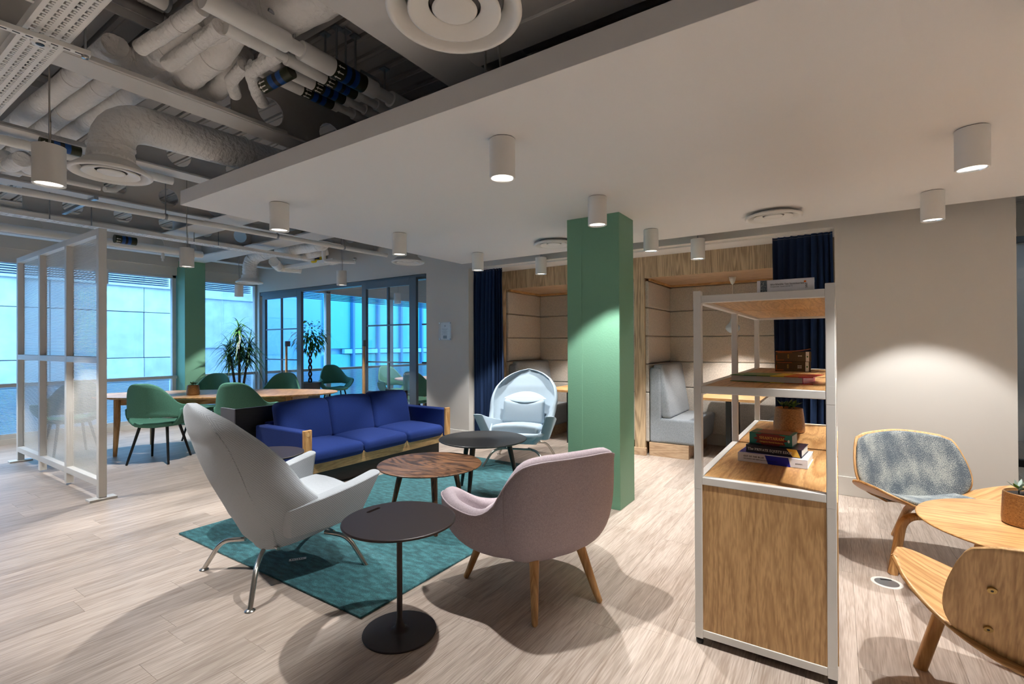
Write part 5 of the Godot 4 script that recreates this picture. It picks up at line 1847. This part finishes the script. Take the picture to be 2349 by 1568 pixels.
func build_shelf() -> void:
	var x0 := -0.553
	var x1 := -0.008
	var zs := [-2.335, -3.30, -4.30]
	var b := 0.034
	var t := thing("shelf_unit", "white framed open shelf with oak boards and oak base cabinet", "shelf")
	var ys := [0.052, 0.745, 1.16, 1.572]
	for z in zs:
		for x in [x0 + b / 2, x1 - b / 2]:
			part(t, "post", Sh.new().rbox(Vector3(x, 0.81, z - b / 2), Vector3(b, 1.55, b), 0.003), M.white_metal)
			part(t, "foot", Sh.new().lathe([Vector2(0, 0.0), Vector2(0.014, 0.0), Vector2(0.016, 0.006), Vector2(0.016, 0.02), Vector2(0, 0.036)], 16, Vector3(x, 0, z - b / 2)), M.black_frame)
	for y in ys:
		for z in zs:
			if z == zs[1] and y > 0.1:
				continue
			part(t, "cross_rail", Sh.new().rbox(Vector3((x0 + x1) / 2, y, z - b / 2), Vector3(x1 - x0 - 2 * b, b, b), 0.003), M.white_metal)
			# joint collars of the modular frame
			for x in [x0 + b / 2, x1 - b / 2]:
				part(t, "corner_joint", Sh.new().rbox(Vector3(x, y, z - b / 2), Vector3(b + 0.0008, 0.078 if y > 0.1 else 0.05, b + 0.0008), 0.003), M.white_metal)
		for k in 2:
			for x in [x0 + b / 2, x1 - b / 2]:
				part(t, "side_rail", Sh.new().rbox(Vector3(x, y, (zs[k] + zs[k + 1]) / 2 - b / 2), Vector3(b, b, absf(zs[k + 1] - zs[k]) - b), 0.003), M.white_metal)
	for y in [0.745, 1.16, 1.572]:
		for k in 2:
			part(t, "board", Sh.new().rbox(Vector3((x0 + x1) / 2, y + 0.006, (zs[k] + zs[k + 1]) / 2 - b / 2), Vector3(x1 - x0 - 2 * b + 0.01, 0.016, absf(zs[k + 1] - zs[k]) - 0.02), 0.002), M.oak_z if y < 1.5 else M.oak_dull_z)
	# base cabinet
	for z in [zs[0] - 0.012, zs[2] - 0.022]:
		part(t, "cabinet_panel", Sh.new().rbox(Vector3((x0 + x1) / 2, 0.398, z), Vector3(x1 - x0 - 2 * b, 0.66, 0.016), 0.002), M.oak_panel)
	for x in [x0 + 0.006, x1 - 0.004]:
		for k in 2:
			part(t, "cabinet_panel", Sh.new().rbox(Vector3(x, 0.398, (zs[k] + zs[k + 1]) / 2 - b / 2), Vector3(0.016, 0.66, absf(zs[k + 1] - zs[k]) - b), 0.002), M.oak_panel)
	var y0 := 0.759
	var y1 := 1.174
	# lower pile
	mat("cover_white", Color(0.90, 0.90, 0.92), 0.4)
	mat("cover_blue", Color(0.06, 0.10, 0.62), 0.35)
	mat("cover_navy", Color(0.06, 0.06, 0.15), 0.35)
	mat("cover_teal", Color(0.12, 0.45, 0.40), 0.4)
	mat("cover_rust", Color(0.45, 0.10, 0.05), 0.4)
	mat("cover_brown", Color(0.29, 0.22, 0.10), 0.5)
	mat("cover_orange", Color(0.80, 0.38, 0.06), 0.45)
	mat("cover_green", Color(0.06, 0.42, 0.10), 0.35)
	mat("cover_yellow", Color(0.88, 0.76, 0.05), 0.35)
	mat("cover_red", Color(0.80, 0.10, 0.12), 0.35)
	mat("cover_pink", Color(0.82, 0.20, 0.42), 0.35)
	var bA := book("white and blue book at the bottom of the low pile", Vector3(-0.275, y0, -2.90), Vector3(0.315, 0.043, 0.25), M.cover_white, true, -0.06)
	var zf := 0.1252
	var stripe := Sh.new()
	stripe.face(Vector3(-0.03, 0.0435, zf), Vector3(0.075, 0.0435, zf), Vector3(0.085, 0.0, zf), Vector3(-0.015, 0.0, zf))
	part(bA, "blue_print", stripe, M.cover_blue)
	part(bA, "blue_print", Sh.new().box(Vector3(-0.02, 0.0433, 0.0), Vector3(0.27, 0.0008, 0.20)), M.cover_blue)
	lettering(bA, "OUT OF THE BLUE", Vector3(-0.13, 0.029, zf), 0.0085, M.ink, true)
	lettering(bA, "THE ESSENCE AND AMBITION OF FINNISH DESIGN", Vector3(-0.13, 0.0165, zf + 0.0004), 0.0048, M.ink, true)
	lettering(bA, "gestalten", Vector3(0.105, 0.02, zf), 0.0055, M.ink)
	var bB := book("dark navy book with white title in the middle of the low pile", Vector3(-0.268, y0 + 0.0435, -2.905), Vector3(0.255, 0.040, 0.20), M.cover_navy, true, -0.10)
	zf = 0.1002
	lettering(bB, "The PRIVATE EQUITY EDGE", Vector3(-0.118, 0.019, zf), 0.0115, M.print_white, false, 0.0, true)
	var yel := Sh.new()
	yel.face(Vector3(0.060, 0.0402, zf), Vector3(0.105, 0.0402, zf), Vector3(0.122, 0.002, zf), Vector3(0.088, 0.002, zf))
	part(bB, "yellow_print", yel, M.print_gold)
	var bC := book("thick rust and teal paperback on top of the low pile", Vector3(-0.285, y0 + 0.084, -2.91), Vector3(0.20, 0.060, 0.135), M.cover_teal, true, -0.13)
	zf = 0.0677
	var rust := Sh.new()
	var jag := PackedVector3Array()
	for k in 24:
		var a := TAU * k / 24
		var rr := 1.0 if k % 2 == 0 else 0.78
		jag.append(Vector3(clampf(cos(a) * 0.082 * rr, -0.098, 0.098), clampf(0.03 + sin(a) * 0.045 * rr, 0.001, 0.059), zf))
	rust.fan(jag)
	part(bC, "rust_print", rust, M.cover_rust)
	part(bC, "rust_print", Sh.new().box(Vector3(0.01, 0.0603, 0.0), Vector3(0.15, 0.0008, 0.12)), M.cover_rust)
	lettering(bC, "SHANTARAM", Vector3(-0.052, 0.036, zf + 0.0008), 0.0135, M.print_gold, false, 0.0, true)
	lettering(bC, "Gregory David Roberts", Vector3(-0.05, 0.016, zf + 0.0008), 0.0075, M.print_gold, false, 0.0, true)
	part(bC, "emblem", Sh.new().lathe([Vector2(0, 0), Vector2(0.005, 0)], 16, Vector3.ZERO), M.print_white).transform = Transform3D(Basis(Vector3.RIGHT, PI / 2).scaled(Vector3(1, 1.6, 1)), Vector3(0.085, 0.03, zf + 0.001))
	# pot on the lower board
	succulent("bronze pot with a green succulent on the lower shelf board", Vector3(-0.285, y0, -3.88), 0.096, 0.165, 0.085, M.leaf_green, 12, 1.15)
	# upper board: rainbow book, two thick brown volumes
	var bD := book("large flat book with rainbow coloured cover, pages to the front", Vector3(-0.285, y1, -2.86), Vector3(0.335, 0.034, 0.25), M.cover_green, false, -0.16)
	for k in 5:
		part(bD, "colour_print", Sh.new().box(Vector3(-0.10 + k * 0.062 + 0.031, 0.0345, 0.0), Vector3(0.062, 0.0012, 0.25)).box(Vector3(-0.10 + k * 0.062 + 0.031, 0.0325, 0.1252), Vector3(0.062, 0.003, 0.001)).box(Vector3(-0.10 + k * 0.062 + 0.031, 0.0015, 0.1252), Vector3(0.062, 0.003, 0.001)), [M.cover_green, M.leaf_light, M.cover_yellow, M.cover_orange, M.cover_red][k])
	part(bD, "spine", Sh.new().rbox(Vector3(0.1672, 0.017, 0), Vector3(0.003, 0.035, 0.25), 0.001), M.cover_pink)
	for k in 2:
		var lb: String = ["thick olive brown volume two under its twin", "thick olive brown volume one with bent orange cover"][k]
		var bE := book(lb, Vector3(-0.265, y1 + k * 0.069, -3.98), Vector3(0.215, 0.068, 0.17), M.cover_brown, true, 0.05 + 0.03 * k)
		zf = 0.0852
		lettering(bE, ["II", "I"][k], Vector3(0.040, 0.045, zf + 0.0004), 0.022, M.print_white, true, -PI / 2, true)
		lettering(bE, "NEW", Vector3(-0.03, 0.05, zf), 0.010, M.print_gold, false, -PI / 2)
		part(bE, "white_print", Sh.new().box(Vector3(0.085, 0.034, zf), Vector3(0.020, 0.066, 0.001)), M.print_white)
		part(bE, "green_dot", Sh.new().box(Vector3(0.085, 0.034, zf + 0.0006), Vector3(0.008, 0.010, 0.001)), M.cover_green)
		part(bE, "orange_print", Sh.new().box(Vector3(-0.08, 0.010, zf), Vector3(0.05, 0.004, 0.0008)).box(Vector3(-0.05, 0.062, zf), Vector3(0.09, 0.003, 0.0008)).box(Vector3(-0.10, 0.03, zf), Vector3(0.004, 0.03, 0.0008)), M.cover_orange)
		if k == 1:
			part(bE, "bent_cover", Sh.new().thick(func(u, v): return Vector3(-0.107 + 0.214 * u, 0.069 + 0.018 * pow(u, 3.0), -0.08 + 0.165 * v), 10, 3, 0.002), M.cover_orange)
	# white box book on the top
	var bF := book("white thick report lying on top of the shelf unit", Vector3(-0.187, 1.5905, -2.44), Vector3(0.212, 0.050, 0.16), M.cover_white, true, 0.03)
	zf = 0.0804
	lettering(bF, "Worldwide Tax Summaries", Vector3(-0.055, 0.030, zf), 0.0072, M.ink_grey, true)
	lettering(bF, "Corporate Taxes 2014/15", Vector3(-0.055, 0.0205, zf), 0.0055, M.ink_grey)
	lettering(bF, "pwc", Vector3(0.078, 0.030, zf), 0.009, M.ink, false, -PI / 2)
	part(bF, "orange_print", Sh.new().box(Vector3(0.073, 0.036, zf), Vector3(0.008, 0.008, 0.0008)), M.cover_orange)
	part(bF, "photo_print", Sh.new().box(Vector3(-0.080, 0.025, zf), Vector3(0.026, 0.048, 0.0008)), M.felt)

func shell_chair(label: String) -> Node3D:
	# low three-legged plywood chair with wing seat; faces +Z
	var t := thing("shell_lounge_chair", label, "armchair", Vector3.ZERO, 0.0, "oak plywood shell chairs")
	var seat := func(u: float, v: float) -> Vector3:
		var a := u * 2.0 - 1.0
		var k := pow(maxf(0.0, 1.0 - pow(absf(a), 3.8)), 0.5)
		var zc := 0.02 + 0.06 * a * a
		var z := zc + (v - 0.5) * 0.58 * maxf(k, 0.02)
		return Vector3(0.465 * a, 0.335 + 0.16 * pow(absf(a), 2.1) + 0.11 * z, z)
	part(t, "seat", Sh.new().thick(seat, 44, 14, 0.014), M.oak_x)
	var pad := func(u: float, v: float) -> Vector3:
		var a := (u * 2.0 - 1.0) * 0.48
		var k := pow(1.0 - a * a / 0.50, 0.5)
		var z := 0.0 + (v - 0.5) * 0.46 * k
		return Vector3(0.465 * a, 0.358 + 0.16 * pow(absf(a), 2.1) + 0.11 * z, z)
	part(t, "seat_pad", Sh.new().thick(pad, 24, 10, 0.022), M.felt)
	var back := func(u: float, v: float, e: float) -> Vector3:
		var a := u * 2.0 - 1.0
		var w: float = curve([[0.0, 0.17], [0.12, 0.27], [0.25, 0.325], [0.4, 0.345], [0.6, 0.34], [0.8, 0.32], [0.92, 0.30], [0.97, 0.28], [1.0, 0.24]], v) * e
		var x := a * w
		var y := lerpf(0.30, 0.755 - 0.02 * a * a, 0.5 + (v - 0.5) * e)
		return Vector3(x, y, -0.235 - 0.36 * (y - 0.33) + 0.62 * x * x)
	part(t, "backrest", Sh.new().thick(func(u, v): return back.call(u, v, 1.0), 28, 20, 0.013), M.oak_dull_y)
	part(t, "back_pad", Sh.new().thick(func(u, v): return back.call(u, v, 0.95) + Vector3(0, 0, 0.016), 28, 20, 0.02), M.felt)
	for sx in [-1.0, 1.0]:
		for y in [0.46, 0.60]:
			var p: Vector3 = back.call(0.5 + sx * 0.36, (y - 0.33) / 0.42, 1.0)
			var bo := part(t, "bolt", Sh.new().tube([p + Vector3(0, -0.002, -0.006), p + Vector3(0, -0.005, -0.012)], 0.012, 20), M.brass, "brass bolt")
			part(bo, "socket", Sh.new().tube([p + Vector3(0, -0.005, -0.012), p + Vector3(0, -0.0052, -0.0125)], 0.004, 10), M.ink)
	# bent laminated front legs
	for sx in [-1.0, 1.0]:
		var path := smooth_path([Vector3(sx * 0.05, 0.325, 0.17), Vector3(sx * 0.285, 0.335, 0.19), Vector3(sx * 0.365, 0.0, 0.235)], 0.09, 7)
		var rings := []
		for i in path.size():
			var d: Vector3 = (path[mini(i + 1, path.size() - 1)] - path[maxi(i - 1, 0)]).normalized()
			var zz := Vector3(0, 0, 1)
			var nn := d.cross(zz).normalized()
			var w := lerpf(0.030, 0.021, float(i) / path.size())
			var q := lerpf(0.016, 0.024, float(i) / path.size())
			var ring := PackedVector3Array()
			for k in 12:
				var a := TAU * k / 12
				ring.append(path[i] + zz * w * signf(cos(a)) * pow(absf(cos(a)), 0.6) + nn * q * signf(sin(a)) * pow(absf(sin(a)), 0.6))
			rings.append(ring)
		part(t, "leg", Sh.new().loft(rings), M.oak_y)
	part(t, "leg", Sh.new().tube(smooth_path([Vector3(0, 0.30, 0.12), Vector3(0, 0.29, -0.24), Vector3(0, 0.0, -0.42)], 0.10, 6), 0.024, 12), M.oak_y)
	part(t, "seat_rail", Sh.new().rbox(Vector3(0, 0.318, 0.03), Vector3(0.06, 0.02, 0.36), 0.006), M.oak_z)
	return t

func build_tea_corner() -> void:
	var c1 := shell_chair("oak shell chair with grey speckled felt back, standing before the end wall")
	c1.position = Vector3(0.50, 0, -4.03)
	c1.rotation.y = deg_to_rad(24)
	var c2 := shell_chair("oak shell chair with brass bolts in its back, turned to the end wall")
	c2.position = Vector3(0.645, 0, -2.44)
	c2.rotation.y = deg_to_rad(180)
	round_table("tea_table", "oak round table between the two shell chairs", Vector3(0.84, 0, -3.38), 0.5, 0.467, M.oak_x, M.oak_y, [215, 335, 95])
	succulent("wide bronze pot with pale succulents on the oak round table", Vector3(0.775, 0.467, -3.42), 0.094, 0.16, 0.090, M.leaf_silver, 21, 1.1)
	# round floor socket
	var f := thing("floor_socket", "round metal floor box with a black cable slot", "socket", Vector3(0.224, 0, -3.515), 0.3)
	part(f, "rim", Sh.new().lathe([Vector2(0.0755, 0.0), Vector2(0.0755, 0.002), Vector2(0.072, 0.0035), Vector2(0.060, 0.0035), Vector2(0.058, 0.0015)], 40), M.white_metal)
	part(f, "lid", Sh.new().lathe([Vector2(0.058, 0.0015), Vector2(0.0, 0.0015)], 40), M.zinc)
	part(f, "cable_slot", Sh.new().rbox(Vector3(0.01, 0.002, -0.038), Vector3(0.056, 0.002, 0.014), 0.0009), M.ink)

func leaf_blade(s: Sh, base: Vector3, dir: Vector3, L: float, w: float, droop: float) -> void:
	var side := dir.cross(Vector3.UP).normalized()
	var a := PackedVector3Array()
	var b := PackedVector3Array()
	for k in 5:
		var t := k / 4.0
		var p := base + dir * (L * t) + Vector3(0, -droop * L * t * t, 0)
		var ww := w * (1.0 - pow(t, 1.6)) * (0.6 + 0.4 * minf(1.0, t * 4.0)) + 0.0006
		a.append(p + side * ww)
		b.append(p - side * ww)
	s.grid([a, b])

func dracaena(label: String, at: Vector3, top: float, seed_: int) -> void:
	var t := thing("potted_dracaena", label, "plant", at, 0.0, "potted dracaenas by the windows")
	part(t, "pot", Sh.new().lathe([Vector2(0, 0), Vector2(0.17, 0), Vector2(0.19, 0.02), Vector2(0.21, 0.50), Vector2(0.20, 0.51), Vector2(0.185, 0.48), Vector2(0, 0.47)], 32), M.pot_grey)
	var rng := RandomNumberGenerator.new()
	rng.seed = seed_
	var s := Sh.new()
	for k in 4:
		var a := TAU * k / 4.0 + 0.5
		var h := lerpf(0.62, 1.0, rng.randf()) if k > 0 else 1.0
		var tip := Vector3(cos(a) * 0.16, lerpf(0.55, top - 0.30, h), sin(a) * 0.16)
		part(t, "trunk", Sh.new().tube([Vector3(cos(a) * 0.04, 0.45, sin(a) * 0.04), Vector3(cos(a) * 0.10, lerpf(0.45, tip.y, 0.5), sin(a) * 0.10), tip], [0.024, 0.020, 0.014], 8), M.bark)
		for j in 120:
			var az := rng.randf() * TAU
			var el := rng.randf_range(-0.5, 1.25)
			var d := Vector3(cos(az) * cos(el), sin(el), sin(az) * cos(el))
			leaf_blade(s, tip + Vector3(0, rng.randf_range(-0.32, 0.12), 0), d, rng.randf_range(0.30, 0.48), rng.randf_range(0.010, 0.016), rng.randf_range(0.3, 0.9))
	part(t, "foliage", s, M.leaf_green).set_meta("kind", "stuff")

func build_plants() -> void:
	dracaena("bushy dracaena in a grey pot between the green pier and the doors", Vector3(-9.1, 0, -4.68), 1.95, 3)
	dracaena("tall dracaena at the far end of the meeting room", Vector3(-7.6, 0, -8.7), 1.95, 8)
	# ficus ball on a twisted stem
	var t := thing("potted_ficus", "ball headed ficus on a twisted stem in a grey pot", "plant", Vector3(-9.1, 0, -6.12))
	part(t, "pot", Sh.new().lathe([Vector2(0, 0), Vector2(0.17, 0), Vector2(0.18, 0.02), Vector2(0.2, 0.60), Vector2(0.19, 0.61), Vector2(0.175, 0.57), Vector2(0, 0.56)], 32), M.pot_grey)
	for q in 2:
		var pts := []
		for k in 25:
			var a := k * 0.75 + q * PI
			pts.append(Vector3(cos(a) * 0.025, 0.55 + k * 0.032, sin(a) * 0.025))
		part(t, "trunk", Sh.new().tube(pts, 0.018, 8), M.bark)
	var rng := RandomNumberGenerator.new()
	rng.seed = 4
	var s := Sh.new()
	var s2 := Sh.new()
	for k in 420:
		var d := Vector3(rng.randfn(), rng.randfn(), rng.randfn()).normalized()
		var p := Vector3(0, 1.55, 0) + d * Vector3(0.36, 0.34, 0.36) * rng.randf_range(0.55, 1.05)
		var out := (d + Vector3(rng.randf() - 0.5, -0.6, rng.randf() - 0.5)).normalized()
		leaf_blade(s if k % 3 else s2, p, out, rng.randf_range(0.07, 0.11), 0.02, 0.3)
	part(t, "foliage", s, M.leaf_green).set_meta("kind", "stuff")
	part(t, "young_foliage", s2, M.leaf_light).set_meta("kind", "stuff")

func build_small() -> void:
	# loose cables that drop behind the large diffuser
	var cl := thing("added_corridor_light", "square ceiling light added to brighten the corridor", "lamp", Vector3(2.3, 2.9, -7.0))  # lamp and glowing panel added to brighten the dark corridor
	part(cl, "frame", Sh.new().rbox(Vector3(0, 0, 0), Vector3(0.62, 0.05, 0.62), 0.004), M.white_metal)
	part(cl, "light_panel", Sh.new().rbox(Vector3(0, -0.027, 0), Vector3(0.56, 0.006, 0.56), 0.002), M.lamp_glow)
	part(cl, "rod", Sh.new().tube([Vector3(0, 0.02, 0), Vector3(0, 0.39, 0)], 0.006, 6), M.zinc)
	var al := AreaLight3D.new()
	al.name = "glow"
	al.position = Vector3(0, -0.035, 0)
	al.rotation_degrees = Vector3(-90, 0, 0)
	al.area_size = Vector2(0.56, 0.56)
	al.area_range = 10.0
	al.light_energy = 1.5
	al.light_color = Color(0.80, 0.92, 1.0)
	al.shadow_enabled = true
	cl.add_child(al)
	for q in [[Vector3(-1.05, 2.84, -1.45), Vector3(-1.42, 2.80, -1.9), Vector3(-1.62, 2.60, -2.2)], [Vector3(-1.04, 2.84, -1.47), Vector3(-1.34, 2.78, -1.9), Vector3(-1.48, 2.60, -2.2)]]:
		one("cable", Sh.new().tube(smooth_path(q, 0.2, 6), 0.006, 8), M.cable, "pale cable drooping from the beam onto the raft", "cable", Vector3.ZERO, 0.0, "cables by the large diffuser")
